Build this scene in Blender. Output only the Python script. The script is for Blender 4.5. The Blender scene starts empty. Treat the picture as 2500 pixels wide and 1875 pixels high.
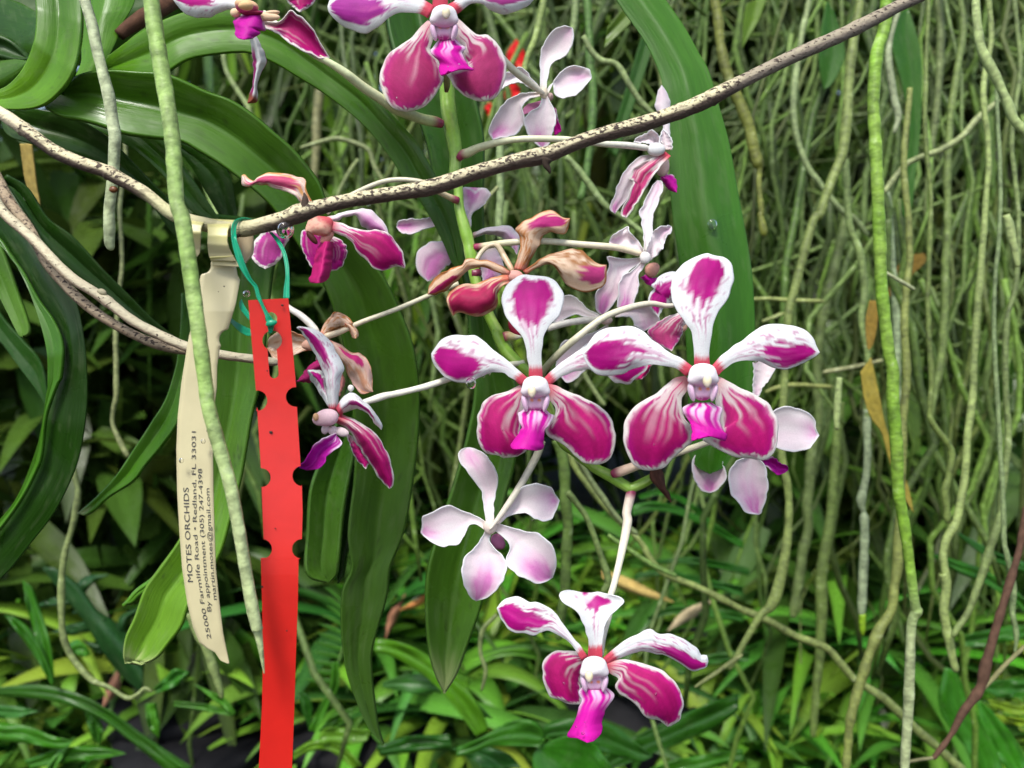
import bpy, math, random
import numpy as np
from mathutils import Vector, Matrix

random.seed(7); rng = np.random.default_rng(7)
scene = bpy.context.scene
col = scene.collection

# ---------------------------------------------------------------- camera, sky, sun, exposure
CAM = np.array([0.0, 0.0, 0.62]); PITCH = math.radians(-7.0)
camd = bpy.data.cameras.new("camera"); cam = bpy.data.objects.new("camera", camd); col.objects.link(cam)
cam.location = CAM; cam.rotation_euler = (math.radians(90) + PITCH, 0, 0)
camd.sensor_width = 36; camd.lens = 30; camd.clip_start = 0.01; camd.clip_end = 200
camd.dof.use_dof = True; camd.dof.focus_distance = 0.275; camd.dof.aperture_fstop = 14.5
scene.camera = cam
world = bpy.data.worlds.new("World"); scene.world = world; world.use_nodes = True
wn = world.node_tree; bg = wn.nodes["Background"]
sky = wn.nodes.new("ShaderNodeTexSky"); sky.sky_type = 'NISHITA'; sky.sun_disc = False
SUN_EL, SUN_AZ = math.radians(58), math.radians(200)      # azimuth clockwise from +Y
sky.sun_elevation = SUN_EL; sky.sun_rotation = SUN_AZ
sky.air_density = 1.0; sky.dust_density = 3.0; sky.ozone_density = 0.6
wn.links.new(sky.outputs[0], bg.inputs[0]); bg.inputs[1].default_value = 0.115
sund = bpy.data.lights.new("sun", 'SUN'); sund.energy = 1.5; sund.angle = math.radians(14); sund.color = (1.0, 0.985, 0.95)
sun = bpy.data.objects.new("sun", sund); col.objects.link(sun)
sd = Vector((math.sin(SUN_AZ) * math.cos(SUN_EL), math.cos(SUN_AZ) * math.cos(SUN_EL), math.sin(SUN_EL)))
sun.rotation_euler = sd.to_track_quat('Z', 'Y').to_euler(); sun.location = (0, -2, 6)
scene.view_settings.view_transform = 'Standard'; scene.view_settings.look = 'None'
scene.view_settings.exposure = 1.02; scene.view_settings.gamma = 1
scene.cycles.max_bounces = 8; scene.cycles.transparent_max_bounces = 16

# ---------------------------------------------------------------- from the photograph to the place
FWD = np.array([0, math.cos(PITCH), math.sin(PITCH)]); RT = np.array([1.0, 0, 0]); UP = np.cross(RT, FWD)
def P(px, py, d):
    px = np.asarray(px, float); py = np.asarray(py, float); d = np.asarray(d, float)
    x = (px - 1250) / 1250 * 0.6; y = (937.5 - py) / 1250 * 0.6
    return CAM + (FWD + x[..., None] * RT + y[..., None] * UP) * d[..., None]
def PS(d): return d * 0.6 / 1250            # metres for one photograph pixel at distance d
S6, S65, S7 = 2212 / 600, 2201 / 650, 2212 / 700
FR = {'O': (0, 0, .8848), 'T1': (0, 0, S65), 'T2': (600, 0, S65), 'T3': (1150, 0, S65), 'T4': (1800, 0, S7),
      'M1': (0, 450, S65), 'M2': (550, 400, S65), 'M3': (1150, 400, S65), 'M4': (1800, 500, S7),
      'N1': (0, 900, S65), 'N2': (550, 850, S65), 'N3': (1150, 850, S65), 'N4': (1800, 1000, S7),
      'B1': (0, 1385, S65), 'B2': (550, 1385, S65), 'B3': (1150, 1385, S65), 'B4': (1800, 1350, S7),
      'a': (1040, 660, S6), 'b': (1420, 600, S6), 'c': (1420, 860, S6), 'd': (1190, 1400, S6), 'e': (790, 0, S6),
      'f': (1000, 1060, S6), 'g': (400, 0, S6), 'h': (560, 400, S6), 'i': (560, 740, S6), 'j': (1000, 430, S6),
      'k': (400, 500, S6), 'p': (0, 0, 1.0)}
def tp(fr, pts):
    """'x,y[,w] x,y[,w] ...' in the frame -> array of photograph pixels; 'frame:' inside switches frame"""
    out = []; w = None
    for tok in pts.split():
        if tok.endswith(':'): fr = tok[:-1]; continue
        v = [float(q) for q in tok.split(',')]
        ox, oy, s = FR[fr]
        if len(v) > 2: w = v[2] / s
        out.append((ox + v[0] / s, oy + v[1] / s, w if w else 0))
    return np.array(out)
def crs(p, n, arc=True, lin=False):
    """Catmull-Rom resample of the rows of p to n rows"""
    p = np.asarray(p, float)
    if len(p) == 1: return np.repeat(p, n, 0)
    if len(p) == 2 or lin:
        q = p
    else:
        e = np.vstack([2 * p[0] - p[1], p, 2 * p[-1] - p[-2]]); q = []
        t = np.linspace(0, 1, 12, endpoint=False)[:, None]
        for i in range(len(p) - 1):
            a, b, c, d = e[i:i + 4]
            q.append(.5 * (2 * b + (c - a) * t + (2 * a - 5 * b + 4 * c - d) * t * t + (3 * b - a - 3 * c + d) * t ** 3))
        q = np.vstack(q + [p[-1:]])
    s = np.r_[0, np.cumsum(np.linalg.norm(np.diff(q[:, :2], axis=0), axis=1) + 1e-9)] if arc else np.linspace(0, 1, len(q))
    s /= s[-1]; u = np.linspace(0, 1, n)
    return np.stack([np.interp(u, s, q[:, k]) for k in range(q.shape[1])], 1)
_L = rng.random((256, 256))
def vn(x, y, s=0):
    x = np.asarray(x, float) + s * 17.13; y = np.asarray(y, float) + s * 5.71
    xi = np.floor(x).astype(int); yi = np.floor(y).astype(int); fx = x - xi; fy = y - yi
    fx = fx * fx * (3 - 2 * fx); fy = fy * fy * (3 - 2 * fy)
    g = lambda a, b: _L[a % 256, b % 256]
    return (g(xi, yi) * (1 - fx) + g(xi + 1, yi) * fx) * (1 - fy) + (g(xi, yi + 1) * (1 - fx) + g(xi + 1, yi + 1) * fx) * fy
def ss(a, b, x): t = np.clip((x - a) / (b - a), 0, 1); return t * t * (3 - 2 * t)
def mix(a, b, m): m = np.asarray(m)[..., None]; return np.asarray(a) * (1 - m) + np.asarray(b) * m
def lin(r, g, b): return tuple((c / 255 / 12.92 if c <= 10 else ((c / 255 + .055) / 1.055) ** 2.4) for c in (r, g, b))

# ---------------------------------------------------------------- materials
def newmat(name):
    m = bpy.data.materials.new(name); m.use_nodes = True
    n = m.node_tree; b = n.nodes['Principled BSDF']; return m, n, b
def nd(n, t, **k):
    x = n.nodes.new(t)
    for a, v in k.items():
        if a.startswith('i_'): x.inputs[a[2:].replace('_', ' ')].default_value = v
        else: setattr(x, a, v)
    return x
def ramp(n, stops):
    r = n.nodes.new('ShaderNodeValToRGB'); e = r.color_ramp.elements
    while len(e) < len(stops): e.new(0.5)
    for q, (p, c) in zip(e, stops): q.position = p; q.color = (*c, 1) if len(c) == 3 else c
    return r
def attrmat(name, rough=.45, transl=0.0, nscale=900., var=.12, bump=.0003, spec=.5, coat=0., streak=None, wet=0.):
    """colour from the mesh's own attribute, broken up by fine noise; thin parts let light through"""
    m, n, b = newmat(name); L = n.links.new
    a = nd(n, 'ShaderNodeAttribute', attribute_name='Col')
    tc = nd(n, 'ShaderNodeTexCoord'); no = nd(n, 'ShaderNodeTexNoise', i_Scale=nscale, i_Detail=4.)
    if streak:
        mp = nd(n, 'ShaderNodeMapping'); uv = nd(n, 'ShaderNodeUVMap'); L(uv.outputs[0], mp.inputs[0])
        mp.inputs['Scale'].default_value = streak; L(mp.outputs[0], no.inputs[0]); no.inputs['Scale'].default_value = 1.
    else: L(tc.outputs['Object'], no.inputs[0])
    mr = nd(n, 'ShaderNodeMapRange'); mr.inputs['To Min'].default_value = 1 - var; mr.inputs['To Max'].default_value = 1 + var
    mr.inputs['From Min'].default_value = .3; mr.inputs['From Max'].default_value = .7
    L(no.outputs[0], mr.inputs[0])
    mu = nd(n, 'ShaderNodeVectorMath', operation='SCALE'); L(a.outputs['Color'], mu.inputs[0]); L(mr.outputs[0], mu.inputs['Scale'])
    L(mu.outputs[0], b.inputs['Base Color']); b.inputs['Roughness'].default_value = rough
    b.inputs['Specular IOR Level'].default_value = spec; b.inputs['Coat Weight'].default_value = coat; b.inputs['Coat Roughness'].default_value = .15
    if bump:
        bp = nd(n, 'ShaderNodeBump', i_Strength=1.0, i_Distance=bump); L(no.outputs[0], bp.inputs['Height']); L(bp.outputs[0], b.inputs['Normal'])
    if wet:
        w = nd(n, 'ShaderNodeTexNoise', i_Scale=38., i_Detail=5., i_Distortion=.6); L(tc.outputs['Object'], w.inputs[0])
        r = nd(n, 'ShaderNodeMapRange'); r.inputs['From Min'].default_value = .42; r.inputs['From Max'].default_value = .6
        r.inputs['To Min'].default_value = rough; r.inputs['To Max'].default_value = rough - wet; L(w.outputs[0], r.inputs[0]); L(r.outputs[0], b.inputs['Roughness'])
    if transl:
        t = nd(n, 'ShaderNodeBsdfTranslucent'); L(mu.outputs[0], t.inputs[0]); s = nd(n, 'ShaderNodeMixShader'); s.inputs[0].default_value = transl
        L(b.outputs[0], s.inputs[1]); L(t.outputs[0], s.inputs[2]); L(s.outputs[0], n.nodes['Material Output'].inputs[0])
    return m
M = {}
M['petal'] = attrmat('petal_skin', .5, .16, 2600., .06, .00006, .15)
M['stem'] = attrmat('stem_skin', .35, 0, 700., .10, .0001, .5)
M['leaf'] = attrmat('strap_leaf', .5, .06, 1., .08, .00014, .27, streak=(9., 70., 1.), wet=.30)
M['bgleaf'] = attrmat('plant_leaf', .42, .15, 1., .25, .0004, .35, streak=(5., 30., 1.), wet=.2)
M['plastic'] = attrmat('tag_plastic', .34, .03, 90., .07, .00015, .5)
M['ink'] = attrmat('tag_ink', .6, 0, 500., .02, 0)
M['dry'] = attrmat('dry_matter', .8, 0, 300., .25, .0004, .2)
def rootmat():
    m, n, b = newmat('root_skin'); L = n.links.new
    a = nd(n, 'ShaderNodeAttribute', attribute_name='Col'); uv = nd(n, 'ShaderNodeUVMap'); tc = nd(n, 'ShaderNodeTexCoord')
    mp = nd(n, 'ShaderNodeMapping'); mp.inputs['Scale'].default_value = (420, 2., 1); L(uv.outputs[0], mp.inputs[0])
    no = nd(n, 'ShaderNodeTexNoise', i_Scale=1., i_Detail=3.); L(mp.outputs[0], no.inputs[0])
    n2 = nd(n, 'ShaderNodeTexNoise', i_Scale=160., i_Detail=3.); L(tc.outputs['Object'], n2.inputs[0])
    ad = nd(n, 'ShaderNodeMath', operation='ADD'); L(no.outputs[0], ad.inputs[0]); L(n2.outputs[0], ad.inputs[1])
    r = nd(n, 'ShaderNodeMapRange'); r.inputs['From Min'].default_value = .7; r.inputs['From Max'].default_value = 1.3
    r.inputs['To Min'].default_value = .5; r.inputs['To Max'].default_value = 1.45; L(ad.outputs[0], r.inputs[0])
    mu = nd(n, 'ShaderNodeVectorMath', operation='SCALE'); L(a.outputs['Color'], mu.inputs[0]); L(r.outputs[0], mu.inputs['Scale'])
    sp = nd(n, 'ShaderNodeMapRange'); sp.inputs['From Min'].default_value = .64; sp.inputs['From Max'].default_value = .72; L(n2.outputs[0], sp.inputs[0])
    mx = nd(n, 'ShaderNodeMix', data_type='RGBA'); mx.inputs['B'].default_value = (.62, .68, .46, 1)
    sm = nd(n, 'ShaderNodeMath', operation='MULTIPLY'); sm.inputs[1].default_value = .22; L(sp.outputs[0], sm.inputs[0])
    L(sm.outputs[0], mx.inputs['Factor']); L(mu.outputs[0], mx.inputs['A']); L(mx.outputs['Result'], b.inputs['Base Color'])
    b.inputs['Roughness'].default_value = .55
    bp = nd(n, 'ShaderNodeBump', i_Strength=1., i_Distance=.0005); L(no.outputs[0], bp.inputs['Height']); L(bp.outputs[0], b.inputs['Normal'])
    return m
M['root'] = rootmat()
def twigmat():
    m, n, b = newmat('speckled_bark'); L = n.links.new
    a = nd(n, 'ShaderNodeAttribute', attribute_name='Col'); uv = nd(n, 'ShaderNodeUVMap'); tc = nd(n, 'ShaderNodeTexCoord')
    no = nd(n, 'ShaderNodeTexNoise', i_Scale=1000., i_Detail=3., i_Roughness=.6); mp = nd(n, 'ShaderNodeMapping')
    mp.inputs['Scale'].default_value = (.6, 1, 1); L(tc.outputs['Object'], mp.inputs[0]); L(mp.outputs[0], no.inputs[0])
    n2 = nd(n, 'ShaderNodeTexNoise', i_Scale=45., i_Detail=2.); L(tc.outputs['Object'], n2.inputs[0])
    # the speck density rides on the attribute's alpha
    th = nd(n, 'ShaderNodeMath', operation='MULTIPLY_ADD'); th.inputs[1].default_value = -.16; th.inputs[2].default_value = .80; L(a.outputs['Alpha'], th.inputs[0])
    t2 = nd(n, 'ShaderNodeMath', operation='MULTIPLY_ADD'); t2.inputs[1].default_value = -.18; L(n2.outputs[0], t2.inputs[0]); L(th.outputs[0], t2.inputs[2])
    sb = nd(n, 'ShaderNodeMath', operation='SUBTRACT'); L(no.outputs[0], sb.inputs[0]); L(t2.outputs[0], sb.inputs[1])
    r = nd(n, 'ShaderNodeMapRange'); r.inputs['From Min'].default_value = 0.; r.inputs['From Max'].default_value = .03; L(sb.outputs[0], r.inputs[0])
    mx = nd(n, 'ShaderNodeMix', data_type='RGBA'); L(r.outputs[0], mx.inputs['Factor']); L(a.outputs['Color'], mx.inputs['A'])
    mx.inputs['B'].default_value = (.05, .032, .022, 1); L(mx.outputs['Result'], b.inputs['Base Color']); b.inputs['Roughness'].default_value = .75
    bp = nd(n, 'ShaderNodeBump', i_Strength=1., i_Distance=.0005); L(no.outputs[0], bp.inputs['Height']); L(bp.outputs[0], b.inputs['Normal'])
    return m
M['twig'] = twigmat()
def simple(name, c, rough=.7, sc=20., c2=None, bump=.01, det=8.):
    m, n, b = newmat(name); L = n.links.new; tc = nd(n, 'ShaderNodeTexCoord'); no = nd(n, 'ShaderNodeTexNoise', i_Scale=sc, i_Detail=det)
    L(tc.outputs['Object'], no.inputs[0]); r = ramp(n, [(.3, c), (.7, c2 or tuple(min(1, q * 1.5) for q in c))]); L(no.outputs[0], r.inputs[0])
    L(r.outputs[0], b.inputs['Base Color']); b.inputs['Roughness'].default_value = rough
    b.inputs['Specular IOR Level'].default_value = .2
    bp = nd(n, 'ShaderNodeBump', i_Strength=.8, i_Distance=bump); L(no.outputs[0], bp.inputs['Height']); L(bp.outputs[0], b.inputs['Normal']); return m
M['soil'] = simple('damp_soil', (.008, .007, .005), .95, 14., (.03, .024, .016), .03)
M['path'] = simple('grey_path', (.24, .24, .23), .85, 30., (.42, .42, .41), .01)
M['edging'] = simple('pale_edging', (.55, .60, .64), .5, 8., (.7, .75, .78), .002)
M['pot'] = simple('black_pot_plastic', (.004, .004, .005), .7, 30., (.012, .012, .014), .001)
M['bark'] = simple('mossy_bark', (.03, .035, .01), .95, 60., (.16, .18, .05), .01)
m, n, b = newmat('water'); b.inputs['Transmission Weight'].default_value = 1; b.inputs['Roughness'].default_value = .0; b.inputs['IOR'].default_value = 1.33
b.inputs['Base Color'].default_value = (1, 1, 1, 1); M['water'] = m

# ---------------------------------------------------------------- building blocks
WL = {}
def wl(o): return WL.get(o.name, np.zeros(3)) if o else np.zeros(3)
def tag(o, label=None, cat=None, group=None, kind=None):
    if label: o['label'] = label
    if cat: o['category'] = cat
    if group: o['group'] = group
    if kind: o['kind'] = kind
    return o
def empty(name, loc, parent=None):
    o = bpy.data.objects.new(name, None); o.empty_display_size = .01; col.objects.link(o)
    loc = np.asarray(loc, float); o.location = loc - wl(parent); o.parent = parent; WL[o.name] = loc; return o
def mesh(name, V, F, mat, parent=None, cols=None, uvs=None, solid=0., smooth=True, loc=None):
    V = np.asarray(V, float)
    base = wl(parent)
    me = bpy.data.meshes.new(name)
    o = bpy.data.objects.new(name, me)
    own = np.asarray(loc, float) if loc is not None else (V[0] if parent is None else base)
    me.from_pydata((V - own).tolist(), [], F); me.update()
    if cols is not None:
        cols = np.asarray(cols, float)
        if cols.shape[1] == 3: cols = np.c_[cols, np.ones(len(cols))]
        at = me.color_attributes.new('Col', 'FLOAT_COLOR', 'POINT'); at.data.foreach_set('color', cols.ravel())
    if uvs is not None:
        ul = me.uv_layers.new(name='UVMap'); li = np.empty(len(me.loops), int); me.loops.foreach_get('vertex_index', li)
        ul.data.foreach_set('uv', np.asarray(uvs, float)[li].ravel())
    if smooth: me.polygons.foreach_set('use_smooth', [True] * len(me.polygons))
    me.materials.append(mat); col.objects.link(o); o.parent = parent; o.location = own - base; WL[o.name] = own
    if solid:
        s = o.modifiers.new('thickness', 'SOLIDIFY'); s.thickness = solid; s.offset = 0; s.use_even_offset = False
    return o
def gridf(nu, nv, close=False):
    F = []
    for i in range(nu - 1):
        for j in range(nv - (0 if close else 1)):
            k = (j + 1) % nv; F.append((i * nv + j, i * nv + k, (i + 1) * nv + k, (i + 1) * nv + j))
    return F
def loft(name, fr, Ls, Rs, d, parent, colfn, mat='petal', dz=(0, 0), cup=0., fold=0., rip=0., nu=44, nv=22, solid=.0003, seed=0, dip=None, lin_=False):
    """a blade between two traced edges; d distance, dz mm along it (+ away), cup mm at the rims"""
    Lp = crs(tp(fr, Ls)[:, :2], nu, lin=lin_); Rp = crs(tp(fr, Rs)[:, :2], nu, lin=lin_)
    if mat == 'petal':
        tt = np.linspace(0, 1, nu); am = np.minimum(1, (1 - tt) * 8) * np.minimum(1, tt * 6)
        dv = Rp - Lp; dv = dv / (np.linalg.norm(dv, axis=1)[:, None] + 1e-6)
        Lp = Lp - dv * (am * (vn(tt * 16, tt * 0, seed + 3) - .5) * 5)[:, None]; Rp = Rp + dv * (am * (vn(tt * 16, tt * 0 + 4, seed + 5) - .5) * 5)[:, None]
    s = (1 - np.cos(np.linspace(0, math.pi, nv))) / 2 * .5 + np.linspace(0, 1, nv) * .5
    U, V = np.meshgrid(np.linspace(0, 1, nu), s * 2 - 1, indexing='ij')
    X = Lp[:, None, :] * (1 - s)[None, :, None] + Rp[:, None, :] * s[None, :, None]
    hw = np.linalg.norm(Lp - Rp, axis=1) / 2; mh = hw.max()
    if dip: 
        w = ss(dip[2], 1, U) * (1 - V ** 2) ; X = X + w[..., None] * np.array(dip[:2])
    o = np.vstack([Lp, Rp[::-1]]); E = np.sqrt(((X[:, :, None, :] - o[None, None]) ** 2).sum(-1)).min(-1) / mh
    z = np.interp(U, np.linspace(0, 1, len(dz)), dz) if len(dz) < 3 else crs(np.c_[np.linspace(0, 1, len(dz)) * 10, dz], nu, arc=False)[:, 1][:, None] + 0 * U
    wn_ = (hw / mh)[:, None]
    z = z + cup * V ** 2 * wn_ + fold * np.abs(V) * wn_ + rip * (vn(U * 5, V * 1.5, seed) - .5) * 2 * wn_ * (.25 + V ** 2)
    D = (np.interp(U, [0, 1], d) if isinstance(d, (tuple, list)) and len(d) == 2 else (np.interp(U, np.linspace(0, 1, len(d)), d) if isinstance(d, (tuple, list)) else d + 0 * U)) + z / 1000
    W = P(X[..., 0], X[..., 1], D).reshape(-1, 3)
    C = colfn(U, V, E, seed).reshape(-1, 3)
    ln = np.linalg.norm(P(*Lp[0], D[0, 0]) - P(*Lp[-1], D[-1, 0])) 
    return mesh(name, W, gridf(nu, nv), M[mat], parent, C, np.c_[U.ravel() * max(ln, .01) * 10, V.ravel() * mh * PS(D.mean()) * 10], solid=solid)
def tubew(name, W, R, parent, cols, mat='root', sides=10, cap=True, flat=None, ulen=None, loc=None):
    """tube along world points W with radii R"""
    n = len(W); T = np.gradient(W, axis=0); T /= np.linalg.norm(T, axis=1)[:, None] + 1e-12
    A = np.cross(T, FWD); A /= np.linalg.norm(A, axis=1)[:, None] + 1e-12; B = np.cross(A, T)
    th = np.linspace(0, 2 * math.pi, sides, endpoint=False)
    fb = flat if flat is not None else 1.
    V = W[:, None] + R[:, None, None] * (np.cos(th)[None, :, None] * A[:, None] + fb * np.sin(th)[None, :, None] * B[:, None])
    V = V.reshape(-1, 3); F = gridf(n, sides, True)
    if cap: F += [tuple(range(sides))[::-1], tuple((n - 1) * sides + k for k in range(sides))]
    s = np.r_[0, np.cumsum(np.linalg.norm(np.diff(W, axis=0), axis=1))]
    if cols.ndim == 2: C = np.repeat(cols, sides, 0)
    else: C = cols.reshape(-1, cols.shape[-1])
    uv = np.c_[np.repeat(s, sides), np.tile(np.minimum(th, 2 * math.pi - th) / math.pi, n)]
    if name is None: return V, F, C, uv
    return mesh(name, V, F, M[mat], parent, C, uv, loc=loc)
def tube(name, fr, pts, d, parent=None, c=(.3, .35, .15), cfn=None, mat='root', step=5., sides=10, wob=0., seed=0, flat=None, wig=0., taper=True):
    p = tp(fr, pts); L = np.linalg.norm(np.diff(p[:, :2], axis=0), axis=1).sum(); n = int(max(8, L / step))
    q = crs(p, n); u = np.linspace(0, 1, n)
    dd = np.interp(u, np.linspace(0, 1, len(d)), d) if isinstance(d, (tuple, list)) else d + 0 * u
    s = u * L / 40
    if wig: q[:, 0] += (vn(s * .7, 0 * s, seed) - .5) * wig * q[:, 2]; q[:, 1] += (vn(s * .7, 0 * s + 9, seed) - .5) * wig * .4 * q[:, 2]
    R = q[:, 2] / 2 * PS(dd) * (1 + wob * (vn(s * 1.6, 0 * s + 3, seed) - .5) * 2)
    if taper: R[-1] *= .55; R[-2] *= .85 if n > 4 else 1
    W = P(q[:, 0], q[:, 1], dd)
    if cfn is None: C = np.array(c)[None] * (1 + .25 * (vn(s * .6, 0 * s + 5, seed) - .5))[:, None]
    else: C = cfn(u, np.linspace(0, 2 * math.pi, sides, endpoint=False), s, seed)
    return tubew(name, W, R, parent, C, mat, sides, flat=flat)
def blob(name, fr, x, y, d, rx, ry, rz, parent, c, bumps=(), mat='petal', sub=3, cf=None, rot=0.):
    """a rounded body: ellipsoid with soft bumps [(dx,dy,dz,amp,width)], radii in frame pixels"""
    import bmesh
    bm = bmesh.new(); bmesh.ops.create_icosphere(bm, subdivisions=sub, radius=1); n = np.array([v.co[:] for v in bm.verts])
    F = [tuple(v.index for v in f.verts) for f in bm.faces]; bm.free()
    r = np.ones(len(n))
    for (ax, ay, az, am, wd) in bumps:
        a = np.array((ax, ay, az), float); a /= np.linalg.norm(a); r += am * np.exp(-((1 - n @ a) / wd))
    q = n * r[:, None] * np.array((rx, ry, rz))
    ca, sa = math.cos(rot), math.sin(rot); q = np.c_[q[:, 0] * ca - q[:, 1] * sa, q[:, 0] * sa + q[:, 1] * ca, q[:, 2]]
    ox, oy, s = FR[fr]; k = PS(d) / s
    c0 = P(ox + x / s, oy + y / s, d)                 # local axes: x right, y down in the photo, z towards the viewer
    W = c0 + k * (q[:, :1] * RT - q[:, 1:2] * UP - q[:, 2:3] * FWD)
    C = np.tile(np.array(c, float), (len(W), 1)) if cf is None else cf(n)
    return mesh(name, W, F, M[mat], parent, C)

# ---------------------------------------------------------------- colours of the petals
WHITE = np.array((.78, .80, .80)); MAG = np.array((.40, .005, .19)); CRIM = np.array((.50, .012, .14)); LOW = np.array((.38, .006, .125))
LIPC = np.array((.60, .010, .34)); RED = np.array((.60, .012, .06)); PALE = np.array((.80, .77, .76)); PINK = np.array((.62, .22, .48))
CREAM = np.array((.72, .69, .50)); BROWN = np.array((.48, .19, .06)); PEACH = np.array((.72, .42, .28))
def c_top(cu=.7, cv=0., ru=.26, rv=.66, base=.07, white=WHITE, mag=MAG, vein=.5, run=1.3):
    def f(U, V, E, s):
        st = vn(U * 5, V * 11, s) * .45 + vn(U * 18, V * 34, s + 3) * .35 + vn(U * 40, V * 60, s + 5) * .2
        g = 1 - (np.where(U < cu, (cu - U) / (ru * 1.15), (U - cu) / ru)) ** 2 - ((V - cv) / rv) ** 2 + (st - .5) * 1.1 + (vn(U * 1.5, V * 22, s + 12) - .5) * run * ss(cu, cu - ru, U)
        m = ss(-.12, .22, g) * ss(.06, .16, E + (st - .5) * .12)
        C = mix(white, mag * (1 + .35 * (vn(U * 14, V * 9, s + 9)[..., None] - .5)), m)
        vv = ss(.56, .68, vn(U * 2.2, V * 16, s + 5)) * ss(.12, .3, U) * (1 - ss(cu - ru * .7, cu, U)) * ss(rv * 1.1, rv * .3, abs(V - cv)) * vein
        C = mix(C, (.55, .10, .33), vv)
        sp = ss(.70, .80, vn(U * 34, V * 20, s + 7)) * ss(.1, .25, E) * ss(.15, .35, U) * (1 - ss(cu, cu + .1, U)) * .6
        C = mix(C, mag, sp)
        C = mix(C, C * 1.25 + .03, ss(.05, .0, abs(V - cv)) * m * .4)
        return mix(C, RED, ss(base + .015, base - .035, U + (st - .5) * .05) * .92)
    return f
def c_low(margin=.10, streak=.62, side=0., col_=LOW, white=np.array((.78, .74, .70)), base=.5):
    def f(U, V, E, s):
        st = vn(U * 4, V * 10, s); fi = vn(U * 26, V * 26, s + 2)
        m = ss(margin - .03, margin + .05, E + (fi - .5) * .12 + (st - .5) * .06 - ss(.35, 0, U) * .06)
        c1 = col_ * (1 + .5 * (vn(U * 2.5, V * 3, s + 1)[..., None] - .5)) * (1 + .30 * (vn(U * 6, V * 44, s + 4)[..., None] - .5)) * (1 + .22 * (vn(U * 60, V * 60, s + 5)[..., None] - .5))
        c1 = c1 + np.array((.10, .02, .035)) * (ss(.75, .2, U) * .6)[..., None] + np.array((.05, .0, .06)) * ss(margin + .25, margin + .02, E)[..., None]
        C = mix(white, c1, m)
        thr = .31 + .58 * U / streak + side * V * .22
        w = ss(thr, thr + .10, vn(U * 1.3, V * 17, s + 6) * .66 + vn(U * 2.0, V * 33, s + 8) * .38) * ss(.60, .25, U)
        C = mix(C, white, w * .72)
        ln = ss(.70, .78, vn(U * .8, V * 20, s + 11)) * ss(.15, .3, U) * ss(.7, .5, U) * .25
        C = mix(C, white, ln * m)
        return mix(C, RED * .95, ss(.16, .02, U) * base)
    return f
def c_lip(wh=.35, col_=LIPC):
    def f(U, V, E, s):
        C = col_ * (1 + .25 * (vn(U * 5, V * 8, s)[..., None] - .5)) + 0 * U[..., None]
        w = ss(.58, .70, vn(U * 1.2, V * 16, s + 2)) * ss(wh + .15, wh - .2, U) * .9
        C = mix(C, (.82, .62, .78), w)
        sh = ss(.72, .95, abs(V)) * ss(.02, .12, U) * ss(.50, .25, U)
        return mix(C, (.78, .66, .78), sh * .9)
    return f
def c_back(cu=.85, cv=0., amt=.6, r=.25, rib=.5, tint=0., base=(.78, .66, .56)):
    def f(U, V, E, s):
        C = mix(PALE, (.76, .56, .66), np.clip(.5 * vn(U * 3, V * 3, s) + .1 + tint, 0, 1))
        g = np.exp(-(((U - cu) / r) ** 2 + ((V - cv) / .6) ** 2) * 1.2) * (.6 + .8 * vn(U * 8, V * 6, s + 1))
        C = mix(C, PINK * np.array((1, .85, 1)), np.clip(g * amt * 1.6, 0, .95)); C = C * (1 + .07 * (vn(U * 2, V * 26, s + 5)[..., None] - .5))
        C = mix(C, WHITE, ss(.10, .0, abs(V)) * rib * .6)
        C = mix(C, WHITE, ss(.12, .03, E) * .8)
        return mix(C, base, ss(.12, .0, U) * .7)
    return f
def c_with(cu=.65, ru=.3, rv=.55, cv=0., edge=BROWN, body=(.72, .48, .30), mag=(.50, .03, .17), amt=1.):
    def f(U, V, E, s):
        n1 = vn(U * 5, V * 4, s); n2 = vn(U * 18, V * 14, s + 2)
        C = mix(body, (.80, .66, .52), n1); C = mix(C, edge, ss(.45, .75, n1 * .6 + n2 * .4 + ss(.15, 0, E) * .25))
        g = 1 - ((U - cu) / ru) ** 2 - ((V - cv) / rv) ** 2 + (vn(U * 4, V * 12, s + 4) - .5) * 1.2
        C = mix(C, np.array(mag) * (1 + .3 * (n2[..., None] - .5)), ss(-.1, .25, g) * ss(.03, .14, E) * amt)
        return mix(C, (.62, .10, .08), ss(.12, 0, U) * .7)
    return f
def c_plain(c, v=.15, tip=None, tu=.9):
    def f(U, V, E, s):
        C = np.array(c) * (1 + v * 2 * (vn(U * 6, V * 5, s)[..., None] - .5)) + 0 * U[..., None]
        return mix(C, tip, ss(tu - .06, tu + .04, U)) if tip is not None else C
    return f
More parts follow.
